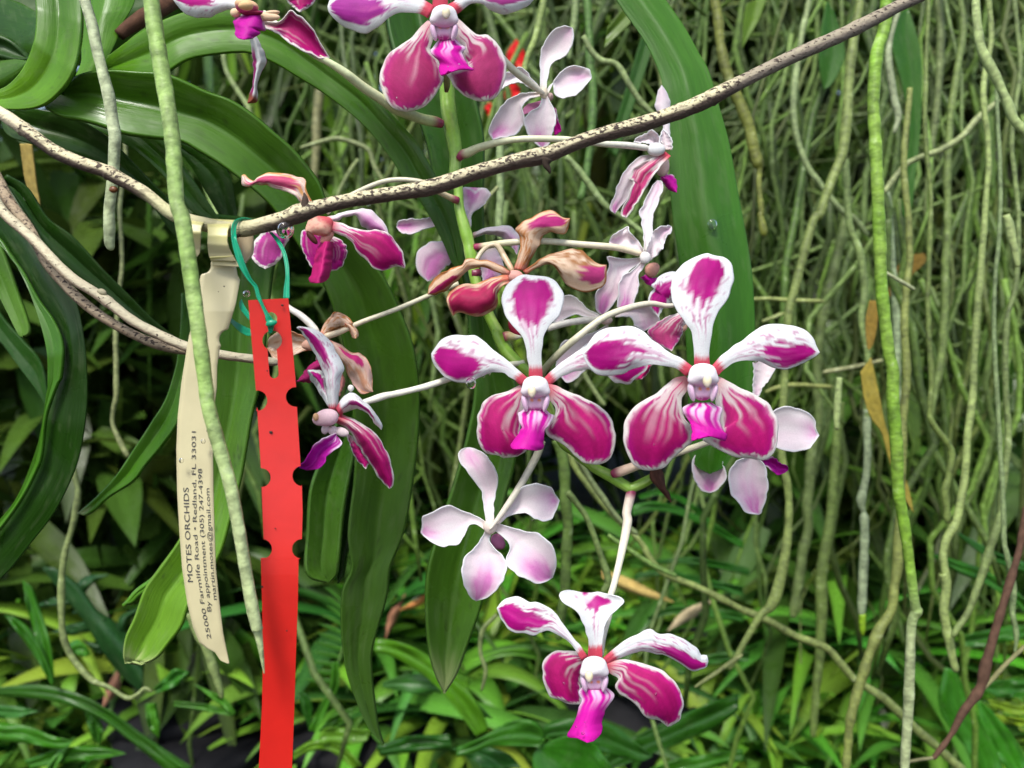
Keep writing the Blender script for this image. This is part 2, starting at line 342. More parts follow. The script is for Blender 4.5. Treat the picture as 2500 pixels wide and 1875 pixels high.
def c_leaf(a, b=None, rib=.25, ribv=0., side=0., spots=.0, tip=None):
    """a strap leaf: colour a at its foot to b at its tip, paler groove along the middle"""
    b = a if b is None else b
    def f(U, V, E, s):
        k_ = np.array((.56, .70, .30)); C = mix(np.array(a) * k_, np.array(b) * k_, ss(0, 1, U)) * (1 + .22 * (vn(U * 5, V * 4, s)[..., None] - .5)) * (1 + side * V[..., None])
        C = C * (1 + .08 * (vn(U * 3, V * 26, s + 2)[..., None] - .5))
        C = mix(C, C * 1.5 + .015, ss(.035, .008, abs(V - ribv)) * rib)
        C = mix(C, C * 1.35 + .01, ss(.05, .01, E) * .35)
        blm = ss(.62, .72, vn(U * 14, V * 5, s + 21) * .6 + vn(U * 50, V * 20, s + 22) * .4); C = mix(C, C * .8 + np.array((.035, .045, .022)), blm * .6)
        if spots:
            k = ss(.80, .88, vn(U * 60, V * 18, s + 6)) * vn(U * 7, V * 3, s + 8); C = mix(C, (.02, .02, .012), np.clip(k * spots, 0, .8))
        if tip is not None: C = mix(C, tip, ss(.93, .99, U + (vn(U * 9, V * 9, s) - .5) * .05) * .6)
        return C
    return f
# ================================================================ THE ORCHID SPIKE
def fpt(fr, x, y, d): ox, oy, s = FR[fr]; return P(ox + x / s, oy + y / s, d)
spike = empty('orchid_spike', P(1088, 150, .30))
tag(spike, 'hanging flower spike with magenta and white orchid blooms on a lime green stem', 'orchid flower spike')
def c_stem(u, th, s, seed):
    C = np.array((.22, .42, .045)) * (1 + .3 * (vn(s[:, None] * 2, th[None] * 1.2, seed) - .5))[..., None]
    C = mix(C, (.42, .58, .16), ss(.5, .85, vn(s[:, None] * .8, th[None] * 3 + 3, seed)) * .6)
    return C
d3 = [.305, .302, .300, .298, .295, .292, .290, .290, .292, .290]
tube('stem', 'e', '1090,560,120 1105,700,130 1110,800,130 1125,1000,142 1160,1200,132 1190,1400,120 1180,1560,102 j: 435,90,86 440,150,84 450,300,92 490,450,102 530,600,112 560,750,112 610,1000,100 690,1200,92 800,1420,104 880,1560,100 a: 640,560,100 710,710,108 820,830,96 920,920,88 1020,1060,84 1110,1240,80 1160,1400,80 1230,1560,82 c: -60,900,86 100,1030,92 250,1110,98 400,1205,100 450,1220,98 550,1178,90 650,1120,84', d3, spike, cfn=c_stem, mat='stem', sides=20, wob=.06, step=4)
tube('stem_tip', 'c', '640,1125,80 690,1112,74 735,1105,40', .289, spike, cfn=c_stem, mat='stem', sides=14)
loft('withered_bract', 'c', '615,1060 620,1140 680,1210 740,1280 805,1350', '720,1050 742,1130 755,1220 790,1270 805,1350', .285, spike, c_plain((.07, .028, .018), .4), 'dry', dz=(0, -2, 0), cup=3, rip=2, seed=3)
def flower(name_label, fr, x, y, d):
    f = empty('flower', fpt(fr, x, y, d), spike)
    if name_label: f['label'] = name_label
    return f
def c_ped(tipc=None, base=(.60, .64, .34), mid=(.70, .68, .50), far=(.74, .72, .62), crim=True):
    def f(u, th, s, seed):
        C = mix(mix(base, mid, ss(0, .4, u)), far, ss(.5, 1, u)); C = C * (1 + .1 * (vn(s, 0 * s, seed)[:, None] - .5))
        if crim: C = mix(C, (.30, .03, .09), ss(.07, .02, u))
        return np.repeat(C[:, None], len(th), 1)
    return f
def centre(fl, fr, x, y, d, s=1., rot=0., anth=(-30, 40), body=(.82, .70, .78), lobes=True, throat=(.72, .44, .64)):
    ax, ay = anth[0] / 110, anth[1] / 110
    def cf(n):
        C = mix((.88, .86, .87), body, ss(.0, .7, n[:, 1])); return mix(C, (.66, .26, .52), ss(.55, .95, n[:, 1]) * .6)
    blob('column', fr, x, y, d - .005, 118 * s, 100 * s, 96 * s, fl, body, ((-1, .55, .25, .26, .07), (1, .55, .25, .26, .07), (-.75, -.75, .1, .06, .1), (.75, -.75, .1, .06, .1), (0, .75, .8, -.22, .07), (ax, ay, .9, .16, .12), (0, -.3, 1, .06, .2)), cf=cf, rot=rot, sub=4)
    blob('anther_cap', fr, x + anth[0] * s * 1.05, y + anth[1] * s * 1.05, d - .0162, 38 * s, 50 * s, 40 * s, fl, (.88, .80, .58), ((0, 1, .4, .22, .12), (-.6, -.6, .5, .08, .1), (.6, -.6, .5, .08, .1)), rot=rot, cf=lambda n: mix((.88, .79, .54), (.86, .74, .66), ss(.1, .8, n[:, 1])))
    def ct(n):
        C = mix(throat, (.80, .66, .76), ss(.2, .9, abs(n[:, 0])))
        C = mix(C, (.50, .05, .30), ss(.5, .9, n[:, 1]) * ss(.35, .6, vn(n[:, 0] * 14 + 30, 0 * n[:, 0] + 3)))
        for sx in (-.40, .40): C = mix(C, (.85, .25, .03), ss(.24, .10, np.hypot(n[:, 0] - sx, n[:, 1] + .05)) * (n[:, 2] > 0) * .8)
        return C
    blob('throat', fr, x, y + 122 * s, d - .0028, 94 * s, 100 * s, 62 * s, fl, throat, ((0, 0, 1, -.30, .12), (0, .9, .4, -.1, .1)), cf=ct, rot=rot, sub=4)
    if lobes:
        for sx in (-1, 1):
            blob('side_lobe', fr, x + sx * 96 * s, y + 138 * s, d - .0045, 30 * s, 74 * s, 52 * s, fl, (.83, .70, .79), ((0, 1, .2, .22, .2), (-sx, 0, .3, -.2, .2)), rot=rot + sx * .22, cf=lambda n: mix((.84, .76, .82), (.74, .50, .68), ss(.2, .9, n[:, 2])))
D3, D4, D5, D2, D1 = .272, .266, .268, .276, .262

# ---- flower in the middle
f = flower('open magenta and white bloom in the middle with a drop hanging under its left petal', 'a', 985, 1060, D3)
loft('dorsal_sepal', 'a', '925,975 925,850 905,720 870,600 760,470 700,360 685,240 730,130 810,65 890,40 955,62', '1050,975 1045,850 1045,720 1060,600 1110,500 1200,400 1235,300 1235,220 1190,120 1120,70 1040,55 955,62', D3, f, c_top(.71, 0, .25, .70, .10, run=.5), dz=(0, -2, 0, 5), cup=2.5, seed=1)
loft('petal', 'a', '930,985 820,890 700,790 600,710 520,630 450,590 350,588 240,585 150,620 90,690 50,750', '860,1040 760,960 680,920 600,912 520,945 440,985 370,1015 280,1010 190,980 110,900 60,820 50,750', D3, f, c_top(.77, .25, .27, .72, .10), dz=(0, -2, -1, 4), cup=3, fold=-1, rip=1.2, seed=2)
loft('petal', 'a', '1045,985 1200,845 1330,750 1450,665 1550,650 1700,700 1850,760 1960,810 1995,845', '1105,1045 1200,970 1300,920 1450,890 1550,930 1620,950 1700,1005 1820,1030 1880,980 1980,900 1995,845', D3 + .002, f, c_top(.76, .25, .24, .62, .10), dz=(0, 0, 4, 8), cup=2.5, fold=-1, rip=1, seed=33)
loft('lateral_sepal', 'a', '870,1020 770,1070 690,1105 600,1130 530,1180 480,1270 460,1400 470,1530 510,1620 560,1650 640,1660 699,1686', '900,1110 870,1190 880,1280 850,1400 850,1500 920,1560 905,1620 820,1670 699,1686', D3 + .001, f, c_low(.075, .62, -.15), dz=(0, 1, 1, 5), cup=3, seed=4)
loft('lateral_sepal', 'a', '1085,1020 1200,1050 1320,1110 1450,1160 1560,1220 1640,1310 1700,1430 1705,1520 1680,1640 1640,1710 1560,1745 1480,1740', '1080,1100 1110,1160 1160,1240 1150,1330 1080,1430 1110,1500 1200,1550 1280,1610 1350,1680 1420,1730 1480,1740', D3 + .001, f, c_low(.085, .6, -.15, base=.8), dz=(0, 1, 2, 5), cup=3, seed=5)
loft('lip', 'a', '905,1225 860,1270 830,1290 838,1350 860,1400 850,1450 790,1530 755,1575 790,1610 850,1608', '1065,1235 1110,1290 1150,1312 1120,1380 1062,1440 1062,1540 1045,1610 980,1620 890,1605 850,1608', D3 - .004, f, c_lip(), dz=(2, -3, -5, -7), cup=4, fold=0, rip=1, seed=6)
centre(f, 'a', 985, 1050, D3)
# ---- flower on the right
f = flower('largest open bloom, its pale-rimmed magenta lower sepals over the tip of the big leaf', 'b', 1090, 1150, D4)
loft('dorsal_sepal', 'b', '1015,1100 1010,950 990,780 930,680 860,600 820,500 795,400 820,280 890,190 990,120 1080,80 1135,70', '1155,1100 1150,950 1165,800 1190,680 1240,580 1310,480 1350,380 1370,270 1345,170 1290,110 1200,92 1135,70', D4, f, c_top(.75, .12, .225, .62, .09, run=.5), dz=(0, -2, 0, 4), cup=2.5, seed=11)
loft('petal', 'b', '1020,1105 900,1020 780,950 650,860 550,770 450,725 340,735 230,740 130,790 60,880 10,970', '940,1175 860,1110 760,1080 650,1065 540,1085 440,1110 340,1160 200,1170 120,1140 50,1070 10,970', D4 - .002, f, c_top(.76, .15, .27, .70, .10), dz=(0, -2, -2, 0), cup=3, fold=-1, rip=1, seed=12)
loft('petal', 'b', '1150,1105 1250,1000 1350,920 1450,850 1550,770 1650,715 1800,712 1920,720 2020,765 2085,830 2110,900 2140,960', '1225,1170 1300,1100 1380,1050 1480,1030 1600,1040 1700,1085 1800,1110 1920,1090 2010,1050 2090,1005 2140,960', D4, f, c_top(.78, .42, .26, .60, .10), dz=(0, -1, 1, 4), cup=3, fold=-1, rip=1, seed=13)
loft('lateral_sepal', 'c', '930,215 830,235 740,310 660,380 560,440 470,500 400,600 370,720 385,850 430,960 500,1030 570,1060 640,1060', '980,260 955,330 905,420 900,500 930,600 990,680 1000,790 940,850 860,920 800,980 730,1040 640,1060', D4 + .001, f, c_low(.10, .72, -.25, base=.7), dz=(0, 0, 1, 5), cup=3, seed=14)
loft('lateral_sepal', 'c', '1200,205 1320,260 1430,320 1560,380 1660,440 1720,520 1765,640 1765,760 1740,870 1700,930 1650,965 1610,970', '1190,280 1210,400 1200,450 1230,560 1250,700 1200,760 1090,775 1150,830 1250,890 1380,940 1500,950 1610,970', D4 + .001, f, c_low(.10, .62, -.2), dz=(0, 1, 1, 4), cup=3, seed=15)
loft('lip', 'c', '1010,455 920,490 905,520 940,580 970,630 990,700 985,795 1040,778', '1170,455 1210,480 1268,505 1245,570 1250,650 1280,720 1308,740 1290,800 1200,758 1100,765 1040,778', D4 - .004, f, c_lip(.38), dz=(2, -3, -5, -7), cup=4, rip=1, seed=16)
centre(f, 'c', 1090, 205, D4, 1.06, anth=(36, 50))
# ---- flower at the bottom
f = flower('lowest bloom with a notched white dorsal sepal, above the broad green leaves', 'd', 960, 850, D5)
loft('dorsal_sepal', 'd', '905,770 910,650 900,560 870,470 830,380 760,310 680,260 645,200 672,162 730,148 790,165 825,205 870,258', '1030,770 1035,650 1040,560 1070,450 1110,380 1170,320 1228,262 1195,215 1130,195 1060,178 990,165 930,205 870,258', D5, f, c_top(.74, 0, .22, .52, .13), dz=(0, -1, 2, 7), cup=-4, dip=(0, 8, .6), seed=21)
loft('petal', 'd', '905,750 810,620 740,530 680,450 620,370 540,300 440,255 380,255 300,220 210,213 140,245 86,312', '850,785 790,690 720,610 640,560 540,515 470,530 425,562 350,540 250,530 170,480 120,400 86,312', D5, f, c_top(.78, .2, .25, .68, .10), dz=(0, -1, 0, 4), cup=3, fold=-1.5, rip=1.2, seed=22)
loft('petal', 'd', '1030,770 1130,690 1230,610 1330,560 1400,520 1470,503 1530,540 1650,545 1750,580 1830,630 1890,680 1920,735 1970,735 1985,790', '1085,830 1150,780 1250,730 1350,705 1480,710 1600,740 1700,790 1790,850 1850,882 1920,870 1970,840 1985,790', D5, f, c_top(.76, .50, .28, .58, .12), dz=(0, -2, 0, 6), cup=4, fold=-2, rip=1, seed=23)
loft('lateral_sepal', 'd', '880,710 740,700 640,690 560,730 505,800 495,900 515,1000 560,1100 590,1120 660,1140 720,1170 775,1177', '900,820 850,930 840,1020 850,1100 845,1165 810,1176 775,1177', D5 + .002, f, c_low(.10, .6, -.2, base=.1), dz=(0, 2, 3, 5), cup=3, seed=24)
loft('lateral_sepal', 'd', '1060,800 1220,775 1330,790 1480,830 1600,890 1690,990 1745,1100 1760,1200 1730,1310 1650,1370 1620,1376', '1060,850 1120,910 1180,950 1150,1010 1165,1060 1260,1120 1340,1180 1400,1260 1450,1300 1540,1320 1590,1350 1620,1376', D5, f, c_low(.10, .55, -.35, base=.9), dz=(0, -1, 0, 6), cup=3, fold=-1, seed=25)
loft('lip', 'd', '895,990 825,1060 850,1140 820,1220 780,1350 725,1440 725,1475 800,1480 850,1500 900,1522', '1045,1010 1100,1050 1142,1100 1090,1180 1045,1260 1030,1370 1020,1440 970,1500 900,1522', D5 - .004, f, c_lip(.30), dz=(2, -3, -5, -9), cup=4, seed=26)
centre(f, 'd', 962, 845, D5, .98, anth=(-46, 76))
tube('pedicel', 'c', '452,1235,84 430,1330,92 405,1450,84 f: 1960,800,84 1900,1100,72 1840,1350,62 1795,1500,56 d: 1100,360,52 1050,560,46 1025,760,40', [.291, .287, .282, .278, .275], f, cfn=c_ped(base=(.72, .60, .50), mid=(.76, .74, .55)), mat='stem', sides=14, wob=.08, seed=5)
# ---- flower at the top, in the middle
f = flower('top bloom whose two rounded magenta lower sepals hang over the lime stem', 'e', 1085, 150, D2)
loft('dorsal_sepal', 'e', '985,70 980,-100 950,-250 900,-400 1050,-520', '1115,70 1120,-100 1150,-250 1200,-400 1050,-520', D2, f, c_top(.7, 0, .25, .6, .18), dz=(0, -1, 4), cup=2, seed=31)
loft('petal', 'e', '1000,60 900,0 780,-60 600,-120 400,-140 200,-110 80,-40 38,60', '940,165 870,125 780,110 680,110 600,150 520,220 430,280 370,302 280,280 180,240 100,170 50,110 38,60', D2, f, c_top(.74, .05, .30, .62, .10, mag=(.36, .03, .28)), dz=(0, -1, 1, 4), cup=3, rip=1, seed=32)
loft('petal', 'e', '1110,50 1250,-30 1400,-90 1600,-130 1800,-90 1905,-25', '1205,125 1260,80 1340,30 1430,35 1500,90 1620,125 1740,100 1840,50 1905,-25', D2, f, c_top(.66, -.1, .30, .45, .10, mag=(.34, .04, .22)), dz=(0, -1, 1, 4), cup=3, rip=1, seed=35)
loft('lateral_sepal', 'e', '940,180 880,240 820,310 750,370 680,420 590,490 540,570 510,680 510,770 550,880 620,970 740,1005', '1000,230 990,330 970,400 960,450 1010,510 1060,600 1080,700 1040,800 980,880 900,960 820,990 740,1005', D2 + .001, f, c_low(.085, .62, 0, col_=np.array((.40, .025, .14)), base=.4), dz=(0, 1, 1, 4), cup=3, seed=34)
loft('lateral_sepal', 'e', '1190,150 1280,230 1380,310 1480,320 1550,370 1600,460 1640,580 1640,680 1600,800 1540,880 1480,905', '1190,290 1200,360 1270,430 1250,520 1300,600 1150,640 1110,660 1150,740 1220,820 1300,880 1400,910 1480,905', D2 + .001, f, c_low(.08, .62, 0, col_=np.array((.36, .03, .13)), base=.2), dz=(0, 1, 1, 4), cup=3, seed=36)
loft('lip', 'e', '1045,350 990,415 960,460 1000,510 1040,550 1040,630 1060,685 1120,642', '1185,350 1235,400 1272,430 1250,480 1260,530 1300,590 1345,632 1240,622 1120,642', D2 - .004, f, c_lip(.30), dz=(2, -3, -5, -7), cup=4, seed=37)
centre(f, 'e', 1085, 150, D2, .98, anth=(18, -30))
tube('pedicel', 'e', '1105,820,40 1110,760,62 1105,700,66 1095,600,60', [.295, .292, .288, .286], f, cfn=c_ped(base=(.12, .05, .05), mid=(.3, .3, .12), far=(.5, .5, .3)), mat='stem')
# ---- flower cut by the top edge, on the left
f = flower('bloom seen from below at the top edge, with a purple lip and yellow lobes', 'g', 780, 100, D1)
loft('petal', 'g', '700,0 560,-60 400,-120 250,-110 120,-60 88,0', '650,85 560,90 500,112 420,155 320,162 230,140 150,80 88,0', D1, f, c_top(.66, -.15, .3, .5, .02, vein=1.), dz=(0, 0, 3), cup=3, seed=41)
loft('lip', 'g', '800,90 700,130 632,180 640,260 652,330 720,356', '890,100 900,200 912,270 850,275 862,300 800,342 720,356', D1 - .006, f, c_lip(.0, np.array((.50, .015, .32))), dz=(3, 0, -3), cup=5, seed=42)
loft('lateral_sepal', 'g', '860,160 960,200 1050,190 1110,125 1130,98 1165,100 1200,130 1280,190 1350,280 1410,380 1450,450 1492,522', '890,250 1000,290 1100,360 1200,430 1300,480 1400,520 1492,522', D1 + .002, f, c_low(.07, .4, .3, base=0), dz=(0, 1, 5), cup=-3, seed=43)
loft('dorsal_sepal', 'g', '765,320 790,420 800,520 810,640 800,760 770,860 755,928', '825,320 880,420 922,560 880,650 840,740 842,860 832,915 755,928', D1 + .008, f, (lambda U, V, E, s: mix(mix(WHITE, (.42, .03, .20), ss(.50, .62, vn(U * 2, V * 5, 3) * .7 + ss(.3, -.3, V + U * .2) * .35) * ss(.1, .3, U)), (.25, .07, .04), ss(.80, .88, U))), dz=(0, 2, 6), cup=3, fold=2, seed=44)
loft('lateral_sepal', 'g', '1060,-60 1100,0 1160,60 1222,108', '1250,-90 1370,-20 1310,60 1222,108', D1 + .006, f, c_low(.1, .2, 0, base=0), cup=3, seed=45)
blob('column', 'g', 745, 65, D1 - .004, 95, 60, 80, f, (.8, .4, .45), ((-.6, -.5, .6, .3, .15), (.9, 0, .3, .2, .2)), cf=lambda n: mix((.62, .10, .25), (.84, .55, .32), ss(.25, .0, n[:, 1])))
blob('anther_cap', 'g', 745, 50, D1 - .012, 60, 42, 50, f, (.85, .58, .30), ((-.8, .3, .3, .3, .2),))
for x, y, rx, ry, r in ((640, 115, 42, 40, 0), (930, 150, 95, 40, .05), (960, 120, 70, 22, -.15), (780, 115, 90, 24, 0)):
    blob('side_lobe', 'g', x, y, D1 - .002 - .002 * (x > 770 and x < 790), rx, ry, 34, f, (.86, .64, .42) if x != 780 else (.25, .02, .06), ((1, 0, 0, .25, .2),), rot=r)
tube('pedicel', 'e', '1065,1115,75 1000,1095,95 900,1075,95 800,1040,92 650,980,92 500,880,92 350,780,88 200,660,80 60,570,66 g: 1400,520,60 1300,460,50 1150,330,46 1000,200,44 900,100,40', [.300, .29, .28, .272, .268, .268, .27], f, cfn=c_ped(base=(.52, .60, .28), mid=(.62, .68, .38), far=(.70, .72, .52)), mat='stem', sides=16, seed=8)
# ---- white back of a flower, upper right of the stem
f = flower('white bloom seen from behind, in front of red blossoms', 'T3', 600, 760, .305)
E6 = .305
loft('dorsal_sepal', 'T3', '570,745 572,640 570,500 590,390 640,300 700,240 760,212 822,226', '622,745 640,600 690,510 780,460 820,400 852,310 842,240 822,226', E6, f, c_back(.95, .3, .3, .15, base=(.7, .66, .5)), dz=(0, 2, -2), cup=-2, seed=51)
loft('petal', 'T3', '610,760 700,650 780,560 870,548 970,565 990,600 996,650', '640,775 680,690 690,780 750,810 840,800 900,760 960,690 996,650', E6, f, c_back(.75, -.2, .25, .25, base=(.7, .66, .5)), dz=(0, 2, 0), cup=-2, rip=2, seed=52)
loft('petal', 'T3', '585,745 500,650 420,550 340,590 290,600 225,660', '570,765 500,740 430,690 350,690 290,710 240,740 225,660', E6 + .002, f, c_back(.9, 0, .1), cup=-2, seed=53)
loft('lateral_sepal', 'T3', '560,765 420,770 310,820 220,920 160,1020 145,1090 180,1156', '590,790 460,830 425,890 438,970 420,1060 330,1130 250,1140 180,1156', E6, f, c_back(.90, .1, .8, .22), dz=(0, 1, 0), cup=-3, seed=54)
loft('lateral_sepal', 'T3', '590,780 560,880 480,930 435,1000 450,1070 480,1130 540,1190 585,1226', '620,780 665,860 697,930 697,1030 672,1110 650,1190 585,1226', E6 - .001, f, c_back(.85, 0, .7, .25), dz=(0, 0, 2), cup=-3, fold=1, seed=55)
loft('lip', 'T3', '640,860 660,960 680,1060 690,1120', '700,900 720,1000 740,1080 690,1120', E6 + .010, f, c_lip(.1), cup=-2, seed=56)
loft('lip', 'T3', '470,860 430,900 415,960', '590,830 560,900 480,930', E6 + .006, f, c_plain((.58, .2, .38)), nu=16, nv=10, seed=57)
blob('column', 'T3', 600, 770, E6 - .001, 34, 50, 34, f, (.78, .68, .52))
blob('side_lobe', 'T3', 655, 800, E6 + .004, 26, 34, 26, f, (.72, .50, .48))
tube('pedicel', 'T3', '230,455,62 330,560,62 450,660,60 540,730,52 605,775,38', [.29, .295, .303], f, cfn=c_ped(crim=False, base=(.70, .70, .52), far=(.78, .72, .58)), mat='stem', sides=14)
# ---- back view, lower middle
f = flower('pale pink bloom seen from behind, hanging below the middle bloom', 'f', 725, 830, .286); E7 = .286
loft('dorsal_sepal', 'f', '690,815 665,650 640,500 590,440 520,340 450,250 440,170 480,130 535,120', '765,800 755,650 770,530 790,430 780,330 740,250 660,170 600,135 535,120', E7, f, c_back(.82, -.1, .45, .22), dz=(0, 3, 0, 2), cup=-3, fold=1, seed=61)
loft('petal', 'f', '700,800 600,740 480,690 370,640 290,650 200,710 120,740 110,830 100,880', '670,860 600,810 540,820 510,870 470,960 430,1000 350,1000 280,1010 180,960 130,920 100,880', E7, f, c_back(.88, .25, .55, .2), dz=(0, 2, 0, 3), cup=-3, rip=1, seed=62)
loft('petal', 'f', '770,785 870,660 950,570 1000,490 1060,455 1180,450 1270,480 1310,540 1350,600', '800,815 900,740 990,710 1070,720 1130,760 1200,785 1280,760 1320,680 1350,600', E7, f, c_back(.86, -.1, .5, .2), dz=(0, 2, 0, 3), cup=-3, rip=1, seed=63)
loft('lateral_sepal', 'f', '690,840 650,930 580,1030 500,1100 470,1200 480,1320 520,1430 560,1480 600,1502', '745,850 725,960 780,1040 850,1110 877,1190 850,1290 780,1400 700,1470 600,1502', E7, f, c_back(.80, .1, .95, .30), dz=(0, 1, -1, 3), cup=-4, fold=1, seed=64)
loft('lateral_sepal', 'f', '780,800 930,840 1040,880 1150,890 1230,940 1290,1020 1322,1130 1312,1220 1290,1290', '750,860 840,920 900,990 900,1050 865,1120 880,1190 950,1250 1050,1310 1140,1345 1230,1325 1290,1290', E7, f, c_back(.80, .25, .85, .26), dz=(0, 1, -1, 3), cup=-4, fold=1, seed=65)
blob('column', 'f', 725, 825, E7 - .001, 62, 66, 50, f, (.80, .68, .60), ((0, 1, 0, .2, .3),))
blob('lip', 'f', 790, 965, E7 + .006, 58, 72, 60, f, (.56, .18, .36), ((.8, .8, 0, .3, .2), (-.5, -.5, .5, .1, .2)), rot=-.3)
tube('pedicel', 'f', '1190,60,74 1150,180,72 1050,370,66 960,520,62 840,700,54 720,862,26', [.289, .286, .283], f, cfn=c_ped(crim=False, base=(.50, .50, .36), mid=(.56, .53, .42), far=(.68, .62, .52)), mat='stem', sides=16)
# ---- withered flower in the middle
f = flower('withering bloom with orange brown edges, above the middle bloom', 'j', 950, 890, .288); E = .288
loft('dorsal_sepal', 'j', '940,840 980,700 1000,600 980,520 952,480 1010,420 1100,370 1200,320 1290,313 1370,370 1442,382', '1040,850 1090,750 1150,650 1200,550 1250,505 1330,515 1390,520 1430,440 1442,382', E, f, c_with(.70, .26, .5, -.1, mag=(.44, .03, .18)), dz=(0, -2, -2, 2), cup=3, rip=2, seed=71)
loft('petal', 'j', '1020,855 1130,780 1250,710 1400,665 1540,665 1600,720 1680,780 1771,800', '1050,885 1150,820 1270,790 1340,860 1400,960 1480,1020 1580,1050 1700,1020 1760,960 1772,880 1771,800', E, f, c_with(.86, .26, .5, .15, edge=(.36, .16, .06), mag=(.50, .05, .20)), dz=(0, -3, -1, 3), cup=3, rip=3, seed=72)
loft('petal', 'j', '910,860 800,790 700,760 600,755 510,745 470,810 350,840 250,900 190,960 165,1062', '880,900 760,850 650,820 530,850 450,920 350,1010 250,1060 165,1062', E - .004, f, c_with(.80, .22, .45, .35, mag=(.44, .03, .14)), dz=(0, -3, -2, 2), cup=3, rip=3, seed=73)
loft('lateral_sepal', 'j', '890,890 800,900 700,930 600,970 500,965 400,1010 340,1080 350,1170 390,1256', '900,960 820,1000 790,1060 780,1180 700,1240 590,1262 480,1230 430,1230 390,1256', E - .006, f, c_with(.62, .50, .95, 0, mag=(.42, .02, .09), edge=(.55, .22, .10)), dz=(0, -3, -3, 2), cup=4, rip=3, seed=74)
blob('column', 'j', 945, 905, E - .002, 80, 60, 60, f, (.74, .38, .32), ((.8, .6, .3, .3, .2), (-.9, .2, .3, .2, .2)))
tube('pedicel', 'j', '600,760,40 650,680,42 720,625,44 790,628,50 860,740,56 930,860,50', [.29, .293, .293, .29], f, cfn=c_ped(base=(.55, .48, .33), mid=(.6, .5, .33), far=(.60, .40, .25), crim=False), mat='stem', sides=12)
# ---- pale petals behind the withered one
f = flower('faded lilac bloom half hidden behind the stem', 'j', 600, 620, .318); E = .318
loft('dorsal_sepal', 'j', '520,470 510,380 490,280 470,200 465,110 530,108 590,150', '548,470 570,340 640,280 720,200 724,140 660,108 590,150', E, f, c_back(.7, -.2, .7, .3, tint=.2), cup=-2, rip=2, seed=81)
loft('petal', 'j', '570,510 700,470 880,443 960,500 1000,560 965,705', '570,560 680,522 800,540 860,580 920,640 965,705', E - .004, f, c_back(.8, .2, .5, .3, base=(.6, .35, .22)), cup=2, fold=2, seed=82)
loft('petal', 'h', '1860,470 1750,490 1640,500 1530,520 1505,570', '1860,560 1760,590 1680,620 1560,628 1505,570', E, f, c_back(.8, 0, .8, .4, tint=.25), cup=-2, seed=83)
loft('lateral_sepal', 'h', '2050,660 1920,690 1800,708 1700,780 1678,860 1700,980 1785,1057', '2020,860 1980,900 1920,960 1850,1035 1785,1057', E, f, c_back(.6, .3, .9, .5, tint=.4), dz=(2, 0, 0), cup=3, fold=-2, seed=84)
loft('lateral_sepal', 'j', '600,690 620,780 645,860 660,945', '770,640 835,760 830,880 760,940 660,945', E - .004, f, c_back(.7, 0, .8, .4, tint=.3), cup=3, seed=85)
tube('pedicel', 'j', '560,880,90 610,880,100 640,900,60', .296, f, c=(.16, .02, .05), mat='stem', sides=12)
# ---- flower under the twig, left of the stem
f = flower('drooping bloom under the twig with a dark tip at its peach centre', 'h', 800, 580, .278); E = .278
loft('dorsal_sepal', 'h', '760,360 690,230 688,150 600,110 480,90 350,84 260,120 215,160 140,100 113,108', '690,430 600,300 500,250 400,210 300,186 220,190 170,207 120,190 113,108', E, f, c_with(.55, .34, .6, .1, edge=(.68, .34, .12), body=(.78, .62, .58), mag=(.55, .08, .18)), dz=(0, -2, 0, 4), cup=3, rip=2, seed=91)
loft('petal', 'h', '870,480 1000,450 1100,422 1250,408 1330,470 1410,560 1432,642', '900,540 1050,475 1140,470 1190,550 1280,600 1380,622 1432,642', E + .003, f, c_back(.75, .2, .8, .3, tint=.1, base=(.7, .25, .2)), dz=(0, 0, 3), cup=3, seed=92)
loft('lateral_sepal', 'h', '890,520 1000,530 1100,570 1250,600 1380,600 1480,680 1550,780 1582,900 1577,938', '880,590 1000,640 1100,700 1150,780 1230,870 1300,940 1380,962 1440,940 1500,918 1577,938', E - .003, f, c_low(.07, .45, -.1, base=.9), dz=(0, -3, -3, 2), cup=3, rip=1, seed=93)
loft('lateral_sepal', 'h', '770,560 660,610 636,680 660,780 710,880 752,942 800,930', '870,620 900,700 940,780 900,900 800,930', E + .004, f, c_low(.08, .3, 0, col_=MAG, base=.1), cup=3, seed=94)
loft('petal', 'h', '880,680 890,800 915,962', '940,655 1030,710 1057,790 1030,880 980,950 915,962', E + .003, f, c_low(.09, .3, 0, col_=MAG, base=.1), cup=3, seed=95)
loft('petal', 'h', '300,610 220,720 206,850 260,910 322,946', '430,600 500,630 535,660 500,740 470,840 400,910 322,946', E + .006, f, c_low(.14, .2, 0, col_=np.array((.40, .05, .25)), base=0), cup=3, rip=1, seed=96)
loft('lip', 'h', '830,700 780,800 760,900 750,970 718,1062 800,1072', '930,700 925,830 912,950 870,1050 800,1072', E - .005, f, c_plain((.50, .015, .16), .15), dz=(1, -3, -5), cup=4, fold=3, seed=97)
blob('column', 'h', 815, 560, E - .003, 118, 84, 70, f, (.76, .40, .30), ((-.8, .6, .4, .30, .10), (.5, .9, .3, .22, .10), (.7, -.6, .3, .22, .12), (-.4, -.8, .3, .2, .1), (.1, .4, 1, .2, .1)), cf=lambda n: mix((.78, .46, .34), (.60, .10, .12), np.clip(ss(.1, .8, n[:, 0] * .7 - n[:, 1] * .7) + .5 * ss(.55, .8, vn(n[:, 0] * 6 + 20, n[:, 1] * 6 + 20)), 0, 1)), sub=4)
blob('side_lobe', 'h', 880, 655, E - .002, 44, 66, 36, f, (.78, .36, .30), ((-.5, .8, .3, .3, .2), (.6, -.7, 0, .3, .2)), rot=.5)
blob('anther_cap', 'h', 740, 660, E - .009, 58, 26, 24, f, (.09, .025, .02), ((1, .6, 0, .5, .3), (-.8, -.6, .2, .3, .2)), rot=.75)
